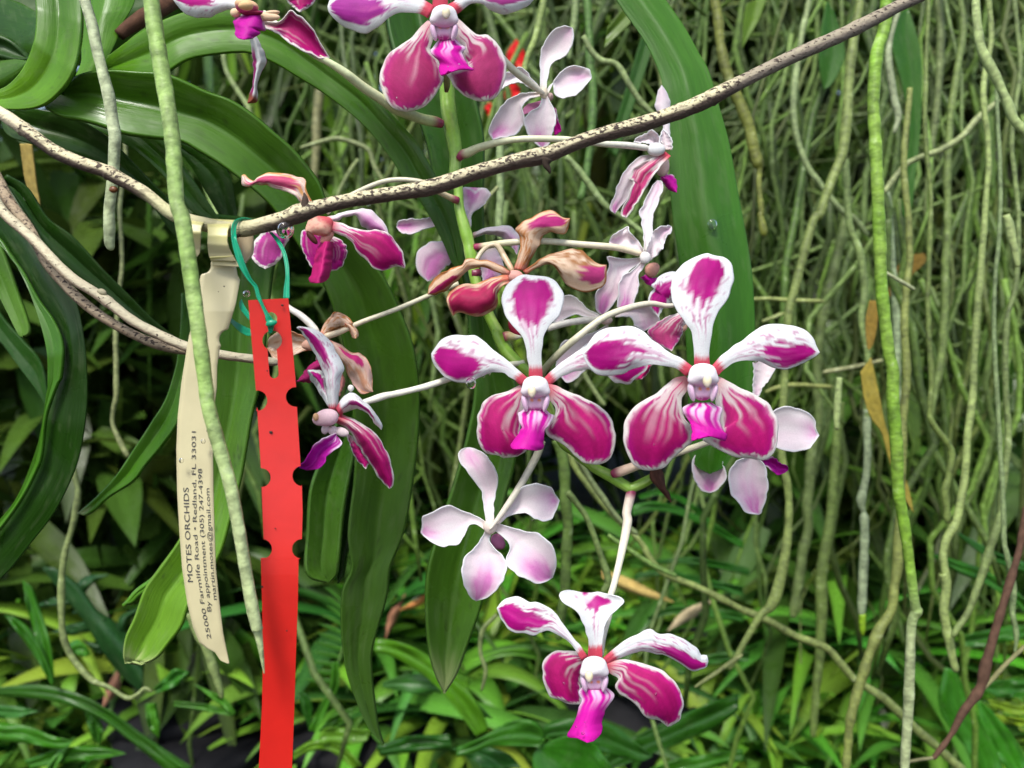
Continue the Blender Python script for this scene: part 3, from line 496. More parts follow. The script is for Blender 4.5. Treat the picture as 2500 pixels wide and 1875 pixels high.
tube('pedicel', 'h', '2050,330,70 1960,290,56 1860,240,46 1760,172,44 1600,143,44 1430,150,46 1270,200,46 1100,280,46 960,350,46 880,450,44', [.297, .285, .285, .285, .282], f, cfn=c_ped(base=(.62, .50, .30), mid=(.58, .56, .40), far=(.64, .60, .44)), mat='stem', sides=14)
# ---- flower beside the red tag
f = flower('slender side-facing bloom beside the red tag', 'i', 900, 1030, .268); E = .268
loft('dorsal_sepal', 'i', '900,960 880,800 850,640 790,500 720,370 660,270 606,220 640,213', '975,965 985,820 1000,660 1027,590 990,490 920,370 820,260 720,225 640,213', E, f, c_top(.76, -.25, .27, .45, .06), dz=(0, -2, 0, 4), cup=3, fold=2, seed=101)
loft('petal', 'i', '890,930 840,850 780,760 730,680 706,604', '900,910 885,780 862,660 820,612 760,600 706,604', E + .003, f, c_top(.66, .1, .26, .35, .02), cup=3, fold=2, seed=102)
loft('petal', 'i', '960,950 1010,870 1070,820 1100,798 1180,860 1270,940 1340,1030 1372,1100 1367,1138', '1000,1020 1050,962 1130,940 1200,960 1260,1010 1310,1080 1367,1138', E - .002, f, c_top(.5, .3, .3, .35, .10), dz=(0, -3, -1, 4), cup=4, seed=103)
loft('lateral_sepal', 'i', '1000,1000 1120,1050 1230,1110 1320,1170 1380,1280 1440,1400 1470,1530 1468,1640 1440,1668', '960,1075 1060,1130 1130,1230 1200,1350 1290,1470 1350,1580 1440,1668', E - .001, f, c_low(.11, .5, .3, base=.8), dz=(0, -2, 0, 4), cup=3, fold=2, seed=104)
loft('lateral_sepal', 'i', '1050,1170 1090,1280 1140,1400 1180,1440 1228,1492', '1180,1230 1230,1380 1257,1440 1228,1492', E + .003, f, c_low(.10, .4, -.3, base=0), cup=3, seed=105)
loft('lip', 'i', '960,1170 860,1210 780,1270 720,1350 680,1420 618,1470 700,1502', '965,1200 1012,1250 1000,1290 930,1330 872,1380 862,1440 800,1490 700,1502', E - .005, f, c_lip(.22, np.array((.42, .012, .32))), dz=(1, -3, -5), cup=-5, seed=106)
blob('column', 'i', 880, 1030, E - .004, 100, 78, 70, f, (.84, .60, .64), ((-1, .1, .2, .35, .12), (-.8, .7, .3, .25, .08), (.8, -.6, .3, .12, .2)))
blob('anther_cap', 'i', 778, 1025, E - .006, 26, 36, 28, f, (.80, .50, .26))
for x, y, rx, ry in ((865, 1130, 36, 52), (935, 1150, 46, 46), (1010, 1160, 70, 42)): blob('side_lobe', 'i', x, y, E - .002, rx, ry, 30, f, (.82, .68, .68), rot=.3)
blob('petal_tip', 'i', 1093, 765, E - .002, 28, 30, 24, f, (.80, .80, .74))
tube('pedicel', 'a', '880,830,50 600,870,52 330,930,56 i: 1950,690,56 1750,755,58 1500,815,58 1420,830,64 1350,850,66 1200,900,58 1000,980,40', [.290, .285, .28, .275, .272, .270], f, cfn=c_ped(crim=False, base=(.66, .68, .50), mid=(.76, .76, .62)), mat='stem', sides=14, wob=.08, seed=3)
# ---- withered flower behind the red tag
f = flower('dried peach coloured bloom seen through and beside the red tag', 'i', 760, 340, .285); E = .285
loft('petal', 'i', '815,275 860,180 920,110 958,78 1060,120 1110,180', '860,300 940,255 1040,215 1080,225 1100,210 1110,180', E, f, c_with(.5, .1, .1, amt=0, body=(.62, .38, .24)), 'dry', cup=3, rip=3, seed=111)
loft('petal', 'i', '1040,150 1100,180 1150,240 1162,290 1135,318', '1040,215 1075,240 1100,290 1110,310 1135,318', E, f, c_with(.5, .1, .1, amt=0, body=(.60, .34, .20)), 'dry', cup=3, seed=112)
loft('lateral_sepal', 'i', '880,320 1000,380 1100,450 1180,458 1250,530 1287,640 1285,780 1293,797', '880,380 960,450 1040,560 1055,630 1120,740 1180,812 1293,797', E, f, c_with(.4, .2, .3, -.4, edge=(.60, .30, .18), body=(.66, .38, .34)), cup=3, rip=3, seed=113)
loft('petal', 'i', '760,340 660,300 560,252 430,258 360,320 342,400', '740,420 650,440 580,475 500,500 440,565 380,480 342,400', E + .003, f, c_with(.5, .1, .1, amt=0, body=(.72, .58, .46), edge=(.5, .28, .16)), cup=-4, rip=3, seed=114)
loft('lip', 'i', '800,510 720,560 660,640 606,705', '830,600 740,650 722,712 606,705', E - .002, f, c_plain((.42, .02, .14), .2), cup=3, seed=115)
loft('lateral_sepal', 'i', '985,640 985,740 990,840', '1020,640 1035,720 990,840', E + .004, f, c_plain((.60, .24, .22), .2), cup=2, nu=20, seed=116)
loft('petal', 'i', '780,480 790,600 830,612', '850,480 850,560 830,612', E + .004, f, c_plain((.76, .45, .52), .2), cup=2, nu=20, seed=117)
blob('column', 'i', 760, 370, E, 90, 60, 50, f, (.66, .38, .28), ((-1, .3, .2, .3, .2),))
tube('pedicel', 'h', '2060,1080,50 1830,1170,44 1500,1310,44 1200,1420,46 1000,1510,54 850,1560,66', [.297, .29, .285], f, cfn=c_ped(base=(.60, .58, .40), mid=(.62, .60, .42), far=(.66, .54, .36), crim=False), mat='stem', sides=14)
tube('pedicel', 'i', '480,0,50 560,60,56 640,110,62 720,180,66 800,270,60', [.288, .286], f, cfn=c_ped(crim=False, base=(.72, .70, .62), mid=(.76, .72, .66)), mat='stem', sides=14)
# ---- sideways flower right of the withered one
f = flower('white bloom facing away beside the big leaf, its petals folded downward', 'M3', 1440, 770, .300); E = .300
loft('dorsal_sepal', 'M3', '1425,730 1430,600 1410,470 1392,410 1430,330 1480,210 1540,138', '1500,700 1500,580 1502,450 1540,330 1580,220 1582,150 1540,138', E, f, c_back(.9, 0, .2, base=(.8, .76, .7)), dz=(0, 3, 5), cup=-3, fold=2, seed=121)
loft('petal', 'M3', '1450,720 1490,600 1540,530 1620,508 1657,520', '1460,815 1530,760 1590,690 1610,610 1657,560 1657,520', E - .002, f, c_back(.8, 0, .3, base=(.8, .78, .74)), cup=-3, rip=3, seed=122)
loft('petal', 'M3', '1430,720 1370,620 1310,560 1298,513 1240,550 1170,590 1142,645', '1420,750 1350,712 1250,695 1160,692 1142,645', E + .002, f, c_back(.8, 0, .25), cup=-3, rip=2, seed=123)
loft('lateral_sepal', 'M3', '1420,770 1280,790 1130,765 1140,850 1090,1000 1030,1060 1028,1180 1060,1240 1100,1246', '1430,800 1330,870 1250,960 1212,1110 1150,1200 1100,1246', E, f, c_back(.88, 0, .95, .2, tint=.15), dz=(0, 0, 3), cup=-3, fold=2, seed=124)
loft('lateral_sepal', 'M3', '1420,800 1330,880 1240,950 1215,1100 1205,1170 1232,1232', '1445,820 1390,920 1382,1040 1350,1130 1320,1200 1232,1232', E - .002, f, c_back(.85, 0, .8, .25, tint=.2), cup=-3, fold=2, seed=125)
blob('column', 'M3', 1440, 775, E - .004, 46, 52, 36, f, (.84, .82, .80))
blob('side_lobe', 'M3', 1490, 880, E + .004, 55, 60, 40, f, (.72, .36, .28), ((.8, -.5, .2, .4, .2),))
loft('lip', 'M3', '1400,940 1450,990 1490,1010', '1470,900 1500,940 1545,950 1490,1010', E + .004, f, c_lip(0), nu=20, cup=3, seed=126)
tube('pedicel', 'M3', '30,690,60 100,680,56 300,652,55 600,640,54 900,665,54 1200,692,56 1410,745,54', [.297, .292, .292, .294, .298], f, cfn=c_ped(base=(.62, .62, .38), far=(.76, .66, .46)), mat='stem', sides=14)
# ---- folded flower at the left rim of the big leaf
f = flower('folded bloom with striped crimson sepals at the edge of the big leaf', 'T3', 1560, 1250, .306); E = .306
loft('petal', 'T3', '1600,1200 1585,1000 1540,930 1522,870 1540,780 1575,705', '1650,1200 1640,1000 1640,830 1600,740 1575,705', E + .012, f, c_back(.9, 0, .1), dz=(0, 0), cup=2, seed=131)
loft('petal', 'T3', '1590,1190 1510,1080 1440,1108 1370,1140 1343,1177', '1560,1240 1470,1190 1400,1182 1343,1177', E, f, c_back(.9, 0, .05), cup=-3, rip=2, seed=132)
loft('dorsal_sepal', 'T3', '1560,1240 1560,1150 1590,1060', '1660,1240 1660,1150 1590,1060', E, f, c_back(.9, 0, .05), cup=-3, nu=24, seed=133)
blob('column', 'T3', 1530, 1235, E - .003, 76, 56, 46, f, (.80, .82, .82))
loft('lateral_sepal', 'T3', '1500,1275 1390,1300 1290,1390 1230,1500 1190,1590 1150,1720 1190,1767', '1540,1300 1400,1420 1340,1550 1290,1640 1190,1767', E + .001, f, c_back(.95, 0, .9, .15, tint=.15), dz=(0, 0, 2), cup=-2, fold=2, seed=134)
loft('lateral_sepal', 'T3', '1600,1250 1480,1310 1350,1390 1306,1480 1340,1500 1290,1640 1240,1770 1285,1802', '1650,1290 1550,1400 1450,1540 1390,1650 1285,1802', E - .002, f, c_low(.14, .7, 0, col_=np.array((.44, .03, .14)), base=.9), dz=(0, -2, 1), cup=-2, fold=3, rip=2, seed=135)
loft('lip', 'T3', '1560,1470 1600,1530 1640,1570 1700,1590', '1600,1440 1660,1450 1700,1500 1700,1590', E + .006, f, c_lip(.1, np.array((.6, .01, .35))), nu=20, cup=3, seed=136)
blob('side_lobe', 'T3', 1580, 1370, E + .006, 60, 90, 40, f, (.76, .56, .50))
tube('pedicel', 'e', '1215,1430,60 1250,1390,84 1300,1375,86 1400,1330,72 1600,1275,62 1800,1250,58 T3: 700,1150,55 850,1160,50 1100,1190,52 1300,1203,54 1470,1225,52', [.299, .292, .288, .29, .295, .303], f, cfn=c_ped(base=(.60, .62, .36), mid=(.66, .68, .46), far=(.78, .76, .66)), mat='stem', sides=14, wob=.04)
# ---- white flower behind the middle and right ones
f = flower('white bloom behind the two largest blooms, seen from its back', 'a', 1620, 440, .312); E = .312
loft('dorsal_sepal', 'a', '1600,420 1540,390 1450,335 1370,262 1300,218 1240,238 1200,310', '1600,450 1500,432 1430,425 1350,395 1250,440 1150,490 1200,310', E, f, c_back(.9, 0, .05), cup=-3, fold=2, seed=141)
loft('lateral_sepal', 'a', '1640,480 1540,540 1420,590 1280,620 1200,700 1168,860', '1640,700 1500,830 1400,930 1300,1012 1230,980 1168,860', E, f, c_back(.8, .4, .8, .3), cup=-3, seed=142)
loft('petal', 'a', '1700,420 1840,420 1880,500 1965,548', '1800,330 1990,300 2100,450 1965,548', E + .003, f, c_back(.8, 0, .3, tint=.1), cup=-3, seed=143)
blob('column', 'a', 1620, 450, E - .002, 60, 40, 34, f, (.78, .62, .56))
tube('pedicel', 'a', '1090,525,62 1200,490,62 1300,468,62 1450,448,62 1620,440,50', [.306, .309], f, cfn=c_ped(crim=False, base=(.72, .70, .60), mid=(.76, .74, .66)), mat='stem', sides=12)
# ---- half hidden striped flower between the two
f = flower('partly hidden bloom between the right bloom and the twig side, striped crimson', 'b', 860, 560, .292); E = .292
loft('petal', 'b', '900,300 850,238 740,255 680,300 633,362 655,385 600,460 610,540 650,600 690,642', '930,400 900,470 820,510 740,560 690,642', E, f, c_top(.62, -.05, .36, .75, .0), cup=3, rip=2, seed=151)
loft('lateral_sepal', 'b', '900,590 760,650 660,710 598,770 620,820 700,890 810,948', '960,640 925,720 890,820 850,890 810,948', E - .003, f, c_low(.05, .95, 0, col_=np.array((.46, .05, .18)), base=0), cup=3, seed=152)
loft('lateral_sepal', 'b', '570,1060 560,1120 480,1200 540,1200', '700,1060 640,1070 590,1150 540,1200', E - .001, f, c_low(.08, .2, 0, col_=CRIM, base=.8), nu=20, cup=3, seed=153)
blob('column', 'b', 900, 700, E, 60, 80, 40, f, (.78, .46, .34))
tube('pedicel', 'a', '1020,980,66 1060,900,66 1200,745,64 1400,572,62 1600,425,60 1800,345,58 2010,300,54 b: 760,540,44 850,530,36', [.290, .28, .274, .274, .277, .284, .288], f, cfn=c_ped(crim=False, base=(.48, .50, .28), mid=(.66, .64, .46), far=(.76, .70, .56)), mat='stem', sides=16)
# ---- back view, right
f = flower('white bloom seen from behind, lower right of the largest bloom', 'c', 1560, 850, .300); E = .300
loft('petal', 'c', '1560,700 1720,540 1780,500 1870,485 1960,515 2040,550 2100,610 2105,680 2137,750', '1600,800 1750,862 1800,880 1930,900 2050,862 2100,802 2137,750', E, f, c_back(.86, -.05, .45, .2), dz=(0, 0, 1), cup=-3, rip=1.5, seed=161)
loft('lateral_sepal', 'c', '1520,930 1400,980 1330,1060 1318,1150 1350,1280 1430,1380 1480,1442 1590,1462', '1560,930 1640,1010 1670,1130 1677,1220 1650,1350 1620,1440 1590,1462', E - .001, f, c_back(.80, 0, .8, .34, rib=.9, tint=.15), dz=(0, 1, 2), cup=-4, fold=1, seed=162)
loft('lateral_sepal', 'c', '1040,900 1000,990 1010,1120 1060,1230 1150,1266', '1250,900 1270,1010 1300,1100 1270,1190 1200,1250 1150,1266', E + .036, f, c_back(.80, 0, .9, .3, tint=.2), cup=-3, seed=163)
loft('dorsal_sepal', 'c', '1540,20 1548,80 1545,200 1540,370 1570,392', '1770,60 1750,140 1700,240 1630,320 1600,388 1570,392', E, f, c_back(.9, 0, .2, tint=.05), cup=-3, seed=164)
loft('lip', 'c', '1600,970 1720,948 1780,990 1850,1020 1857,1060', '1600,1000 1700,1050 1760,1102 1820,1090 1857,1060', E + .006, f, c_lip(.0, np.array((.48, .012, .34))), cup=-4, seed=165)
tube('pedicel', 'c', '270,1100,60 300,1090,86 360,1070,92 500,1020,82 700,960,66 1000,860,60 1300,760,56 1560,720,50', [.289, .285, .29, .295, .30], f, cfn=c_ped(base=(.66, .46, .36), mid=(.76, .72, .50)), mat='stem', sides=14)
# small buds and stubs on the stem
f = flower('small crimson bud on the stem behind the middle bloom', 'a', 760, 600, .292)
blob('bud', 'a', 800, 520, .294, 50, 90, 45, f, (.44, .03, .08), rot=-.5)
tube('pedicel', 'a', '700,600,90 740,590,86 790,600,60 860,600,30', .290, f, cfn=c_ped(base=(.45, .10, .10), mid=(.55, .5, .25)), mat='stem')
# ================================================================ TWIGS
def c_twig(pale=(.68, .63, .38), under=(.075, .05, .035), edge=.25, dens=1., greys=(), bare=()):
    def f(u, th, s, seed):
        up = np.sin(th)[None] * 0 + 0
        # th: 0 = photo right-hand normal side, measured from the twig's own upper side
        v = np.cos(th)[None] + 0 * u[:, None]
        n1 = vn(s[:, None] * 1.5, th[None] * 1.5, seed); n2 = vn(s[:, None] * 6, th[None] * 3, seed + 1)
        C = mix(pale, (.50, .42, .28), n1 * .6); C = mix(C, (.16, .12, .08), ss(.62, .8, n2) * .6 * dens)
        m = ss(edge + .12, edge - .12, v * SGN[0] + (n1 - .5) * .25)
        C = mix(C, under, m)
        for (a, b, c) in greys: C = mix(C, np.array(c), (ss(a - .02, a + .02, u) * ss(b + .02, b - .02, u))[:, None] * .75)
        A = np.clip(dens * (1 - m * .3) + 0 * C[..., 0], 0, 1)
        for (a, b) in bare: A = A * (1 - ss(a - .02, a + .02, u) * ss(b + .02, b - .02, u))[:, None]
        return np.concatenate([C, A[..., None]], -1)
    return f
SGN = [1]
tw = empty('twig', P(590, 560, .247)); tag(tw, 'long speckled twig crossing in front of the leaves and flower stem', 'twig')
dt = [.252, .247, .246, .247, .25, .255, .262, .27, .28]
TW1 = 'p: -60,245,32 0,275,30 50,309,32 59,316,37 68,322,32 133,369,33 192,396,32 255,417,33 266,422,39 280,430,33 354,472,31 413,518,31 455,536,32 500,548,34 545,558,36 590,560,38 644,549,37 700,533,40 733,520,46 777,507,38 830,494,34 885,484,35 965,472,36 1048,458,40 1102,442,39 1150,425,37 1215,406,36 1268,392,37 1325,380,42 1345,374,38 1445,336,35 1563,304,37 1637,280,37 1700,256,38 1741,236,40 1800,205,33 1927,142,33 2053,86,33 2150,38,32 2200,12,28 2300,-30,24'
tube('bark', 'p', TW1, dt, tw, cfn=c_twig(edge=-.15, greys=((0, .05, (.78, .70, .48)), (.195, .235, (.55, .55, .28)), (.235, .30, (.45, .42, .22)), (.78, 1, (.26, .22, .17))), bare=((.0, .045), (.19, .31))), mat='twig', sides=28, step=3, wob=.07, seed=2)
tube('thorn', 'p', '742,512,22 745,492,18 744,477,10 742,470,4', .2455, tw, c=(.06, .04, .03), mat='dry')
tube('thorn', 'p', '1336,388,26 1333,402,18 1340,414,12 1343,424,6', .2495, tw, c=(.05, .035, .025), mat='dry')
tube('snag', 'p', '1728,240,20 1740,248,24 1752,240,16', .2715, tw, c=(.10, .08, .05), mat='dry')
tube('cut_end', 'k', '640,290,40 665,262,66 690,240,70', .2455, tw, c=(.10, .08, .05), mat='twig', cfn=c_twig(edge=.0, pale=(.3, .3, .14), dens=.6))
t2 = empty('twig', P(300, 700, .29)); tag(t2, 'cream jointed stem running down behind the two tags', 'twig')
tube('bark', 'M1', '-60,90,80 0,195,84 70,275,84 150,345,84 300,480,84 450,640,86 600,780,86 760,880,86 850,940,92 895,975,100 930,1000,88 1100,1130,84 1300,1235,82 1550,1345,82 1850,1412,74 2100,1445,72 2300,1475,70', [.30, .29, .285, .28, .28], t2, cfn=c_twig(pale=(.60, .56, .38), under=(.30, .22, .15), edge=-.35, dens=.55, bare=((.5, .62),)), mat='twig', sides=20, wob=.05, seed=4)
blob('node', 'M1', 845, 890, .285, 38, 26, 24, t2, (.50, .46, .30), rot=.5)
t3 = empty('twig', P(200, 740, .30)); tag(t3, 'brown speckled stem hugging the underside of the cream jointed one', 'twig')
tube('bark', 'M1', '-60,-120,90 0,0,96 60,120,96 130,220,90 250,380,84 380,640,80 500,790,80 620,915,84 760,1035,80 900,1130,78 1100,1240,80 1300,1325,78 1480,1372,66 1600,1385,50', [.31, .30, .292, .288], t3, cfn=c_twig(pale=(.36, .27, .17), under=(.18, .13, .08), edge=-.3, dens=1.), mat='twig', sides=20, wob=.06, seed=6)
bs = empty('broken_stub', fpt('T1', 1100, 200, .31)); tag(bs, 'dead brown stub between the bases of the left hand leaves', 'dead stem')
tube('bark', 'T1', '985,290,100 1080,215,120 1200,140,130 1330,70,140 1450,0,140 1560,-60,140', [.315, .32, .34], bs, c=(.085, .04, .022), mat='dry', sides=14, wob=.1)

# ================================================================ TAGS AND TIE
def rowsheet(name, Lx, Rx, y0, y1, dfn, parent, c, notches=(), ny=400, nx=8, mat='plastic', thick=.0004):
    """strip whose left and right edges are given by (y, x) rows; notches = (x, y, r, side) half round cut-outs"""
    y = np.linspace(y0, y1, ny); l = np.interp(y, *zip(*Lx)); r = np.interp(y, *zip(*Rx))
    for (nx_, ny_, rr, side) in notches:
        h = np.sqrt(np.clip(rr ** 2 - (y - ny_) ** 2, 0, None)); k = np.abs(y - ny_) < rr
        if side < 0: l = np.where(k, np.maximum(l, nx_ + h), l)
        else: r = np.where(k, np.minimum(r, nx_ - h), r)
    s = np.linspace(0, 1, nx); X = l[:, None] * (1 - s) + r[:, None] * s; Y = y[:, None] + 0 * X
    W = P(X, Y, dfn(X, Y)).reshape(-1, 3)
    C = np.tile(np.array(c), (len(W), 1)) * (1 + .06 * (vn(X.ravel() / 30, Y.ravel() / 60) - .5))[:, None]
    return mesh(name, W, gridf(ny, nx), M[mat], parent, C, np.c_[X.ravel() / 100, Y.ravel() / 100], solid=thick)
# cream printed label
lab = empty('plant_label', P(480, 700, .244)); tag(lab, 'cream plastic strip label printed with a nursery address, looped on the twig', 'plant label')
TAN = (.58, .53, .31)
def dl(X, Y):
    t = (Y - 640) / 960
    return .2445 + .0015 * np.sin(t * 5) + .004 * np.clip(t, 0, 1) ** 2 + .00004 * np.abs(X - 480) * np.clip((760 - Y) / 100, 0, 1)
Lx = [(636, 516), (655, 512), (672, 490), (704, 484), (770, 474), (830, 460), (937, 443), (1020, 434), (1100, 431), (1200, 433), (1290, 438), (1387, 445), (1474, 458), (1532, 472), (1568, 487), (1582, 505), (1592, 525), (1612, 538), (1620, 557)]
Rx = [(636, 574), (655, 577), (672, 580), (684, 586), (740, 576), (800, 558), (852, 536), (895, 530), (950, 529), (983, 524), (1107, 520), (1196, 521), (1300, 524), (1387, 527), (1474, 536), (1547, 545), (1618, 560), (1620, 559)]
rowsheet('strip', Lx, Rx, 637, 1620, dl, lab, TAN, notches=((494, 648, 21, -1), (560, 829, 25, 1)))
YEL = (.62, .58, .24)
def c_loop(U, V, E, s): return mix(np.array(YEL) * (1 + .1 * (vn(U * 4, V * 2, s)[..., None] - .5)), TAN, ss(.3, .8, U))
loft('loop_band', 'k', '215,92 210,140 222,230 245,330 262,410 278,450 300,466', '400,130 350,175 338,215 330,290 330,380 322,440 300,466', [.2475, .2425, .2415, .243, .2445, .2455], lab, c_loop, 'plastic', nu=36, nv=14, lin_=True, solid=.0004)
loft('loop_band', 'k', '380,128 392,170 398,250 395,350 402,430 412,470 425,500', '640,142 600,175 576,240 572,330 590,400 615,450 650,510', [.248, .2425, .2412, .2415, .243, .2440], lab, c_loop, 'plastic', nu=40, nv=16, lin_=True, solid=.0004, seed=2)
loft('loop_neck', 'k', '412,470 420,490 434,515 434,545', '622,455 650,505 672,535 685,560', [.2432, .2444, .2448], lab, c_loop, 'plastic', nu=14, nv=10, lin_=True, solid=.0004, seed=3)
loft('loop_back', 'k', '640,180 650,300 670,420 690,540', '800,230 806,330 800,440 730,530', .2535, lab, c_plain((.48, .40, .26), .05), 'plastic', nu=20, nv=12, cup=-2)
# its lettering, bottom to top
def text_on(txt, y_start, y_end, xc, height, dfn, parent):
    cu = bpy.data.curves.new('lettering', 'FONT'); cu.body = txt; cu.size = 1; cu.offset = .0; cu.resolution_u = 3
    to = bpy.data.objects.new('lettering_tmp', cu); col.objects.link(to)
    dg = bpy.context.evaluated_depsgraph_get(); me = bpy.data.meshes.new_from_object(to.evaluated_get(dg))
    V = np.array([v.co[:] for v in me.vertices]); F = [tuple(p.vertices) for p in me.polygons]
    bpy.data.objects.remove(to); bpy.data.meshes.remove(me)
    x0, x1 = V[:, 0].min(), V[:, 0].max(); t = (V[:, 0] - x0) / (x1 - x0)
    Y = y_start + (y_end - y_start) * t
    X0 = np.interp(Y, *zip(*sorted(xc))); sh = V[:, 0] * 0
    X = X0 + V[:, 1] * height            # letters stand on a baseline to the right, their tops to the left
    X = X0 - V[:, 1] * height
    W = P(X, Y, dfn(X, Y) - .00035)
    return mesh('lettering', W, F, M['ink'], parent, np.tile((.035, .035, .04), (len(W), 1)), smooth=False)
text_on('MOTES ORCHIDS', 1421, 1190, [(1421, 471), (1300, 464), (1190, 460)], 18.5, dl, lab)
text_on('25000 Farmlife Road \u2022 Redland, FL 33031', 1560, 1053, [(1560, 516), (1480, 500), (1400, 488), (1300, 481), (1150, 478), (1053, 478)], 14.5, dl, lab)
text_on('By appointment (305) 247-4398', 1493, 1144, [(1493, 516), (1400, 505), (1300, 498), (1144, 493)], 14.5, dl, lab)
text_on('martin.motes@gmail.com', 1464, 1192, [(1464, 529), (1400, 522), (1300, 516), (1192, 511)], 14.5, dl, lab)
# red tag
red = empty('red_tag', P(660, 760, .240)); tag(red, 'long red plastic strip tag with round notches, tied on by green ribbon', 'plant tag')
def redpoly():
    def arc(cx, cy, r, a0, a1, n=18): return [(cx + r * math.cos(math.radians(a0 + (a1 - a0) * i / n)), cy + r * math.sin(math.radians(a0 + (a1 - a0) * i / n))) for i in range(n + 1)]
    o = [(606, 733), (704, 728), (712, 820), (719, 900), (723, 944)]
    o += arc(722, 969, 24, -86, -266) + [(725, 993), (729, 1060), (734, 1137)] + arc(739, 1162, 25, -100, -262) + [(737, 1183), (739, 1250), (737, 1316)]
    o += arc(737, 1340, 24, -90, -262) + [(729, 1364), (727, 1480), (723, 1582), (719, 1720), (713, 1875), (707, 2060)]
    o += [(622, 2060), (632, 1875), (640, 1720), (642, 1582), (640, 1470), (637, 1364)] + arc(640, 1340, 24, 100, -82) + [(644, 1316), (641, 1250), (639, 1190)]
    o += arc(638, 1166, 23, 90, -92) + [(637, 1142), (632, 1060), (628, 994)] + arc(628, 978, 25, 95, -98) + [(625, 953), (617, 860)]
    h1 = arc(662, 777, 15, 0, 360, 24)[:-1]
    h2 = arc(664.5, 831, 24, 62, -242, 30) + [(657.5, 912)] + arc(669, 912, 11.5, 180, 0, 12) + [(680.5, 912)]
    return o, h1, h2
cu = bpy.data.curves.new('tag_shape', 'CURVE'); cu.dimensions = '2D'; cu.fill_mode = 'BOTH'
for pts in redpoly():
    sp = cu.splines.new('POLY'); sp.points.add(len(pts) - 1); sp.use_cyclic_u = True
    for q, (x, y) in zip(sp.points, pts): q.co = (x / 100, y / 100, 0, 1)
to = bpy.data.objects.new('tag_tmp', cu); col.objects.link(to); dg = bpy.context.evaluated_depsgraph_get(); me = bpy.data.meshes.new_from_object(to.evaluated_get(dg))
V = np.array([v.co[:] for v in me.vertices]) * 100; F = [tuple(p.vertices) for p in me.polygons]; bpy.data.objects.remove(to)
# slice long faces so that the strip can bend
import bmesh
bm = bmesh.new(); vs = [bm.verts.new((x, y, 0)) for x, y, z in V]
for f_ in F:
    try: bm.faces.new([vs[i] for i in f_])
    except ValueError: pass
bmesh.ops.remove_doubles(bm, verts=bm.verts, dist=.01)
for yy in range(745, 2060, 14): bmesh.ops.bisect_plane(bm, geom=bm.verts[:] + bm.edges[:] + bm.faces[:], plane_co=(0, yy, 0), plane_no=(0, 1, 0))
bm.verts.index_update(); V = np.array([v.co[:] for v in bm.verts]); F = [tuple(v.index for v in f_.verts) for f_ in bm.faces]; bm.free()
D = .240 + .0016 * np.sin((V[:, 1] - 733) / 150) + .00002 * (V[:, 0] - 670) + .0018 * np.clip((V[:, 1] - 1400) / 500, 0, 1)
W = P(V[:, 0], V[:, 1], D)
mesh('strip', W, F, M['plastic'], red, np.tile((.64, .018, .012), (len(W), 1)) * (1 + .05 * (vn(V[:, 0] / 20, V[:, 1] / 40) - .5))[:, None], solid=.0005, smooth=False)
for k, (x, y, r) in enumerate(((689, 745, 3.2), (661, 1055, 4.2), (640, 1432, 3), (700, 1540, 2), (672, 1290, 1.8), (652, 905, 1.8))):
    blob('speck', 'p', x, y, float(.2400 + .0016 * math.sin((y - 733) / 150)) - .0006, r, r * .8, r * .8, red, (.05, .03, .025), ((.6, .7, 0, .4, .2),), mat='dry', sub=2)
for k, (x, y, r) in enumerate(((547, 699, 1.8), (533, 712, 1.2), (506, 1052, 2.2))):
    blob('speck', 'p', x, y, .2438, r, r, r, lab, (.05, .04, .03), ((.6, .7, 0, .4, .2),), mat='dry', sub=2)
# green ribbon tie
tie = empty('ribbon_tie', P(590, 560, .243)); tag(tie, 'shiny green ribbon looped over the twig and knotted through the red tag', 'ribbon')
GRN = (.004, .30, .15)
def c_rib(U, V, E, s): return np.array(GRN) * (1 + .35 * (vn(U * 3, V * 9, s)[..., None] - .5))
loft('ribbon', 'k', '830,150 760,122 690,120 630,150 608,230 612,330 640,450 680,560 750,670 810,740 835,830 870,900 905,980 925,1060 940,1130 950,1165', '800,165 750,142 700,140 662,165 650,240 660,330 700,440 740,560 790,670 840,730 862,800 890,880 930,960 985,1040 990,1090 975,1150', [.252, .244, .239, .2385, .2385, .239, .2385, .2382, .2392], tie, c_rib, 'plastic', nu=90, nv=10, fold=-.6, lin_=False, solid=.0003, seed=1)
loft('ribbon', 'k', '950,250 1010,330 1060,420 1085,520 1095,640 1082,740 1074,845', '975,245 1045,320 1095,420 1122,530 1130,640 1130,740 1130,845', [.250, .246, .243, .2415], tie, c_rib, 'plastic', nu=50, nv=10, fold=-.5, solid=.0003, seed=2)
blob('knot', 'k', 965, 1065, .2375, 42, 32, 26, tie, GRN, ((.9, -.3, 0, .4, .15), (-.8, .6, 0, .3, .2)), mat='plastic')
loft('ribbon_loop', 'k', '600,1015 680,1070 790,1125', '596,1050 670,1130 740,1175 790,1180', [.252, .248], tie, c_rib, 'plastic', nu=30, nv=10, solid=.0003, seed=3)
loft('ribbon_loop', 'k', '700,850 720,900 775,985', '682,880 690,940 770,1040', [.25, .247], tie, c_rib, 'plastic', nu=24, nv=10, solid=.0003, seed=4)

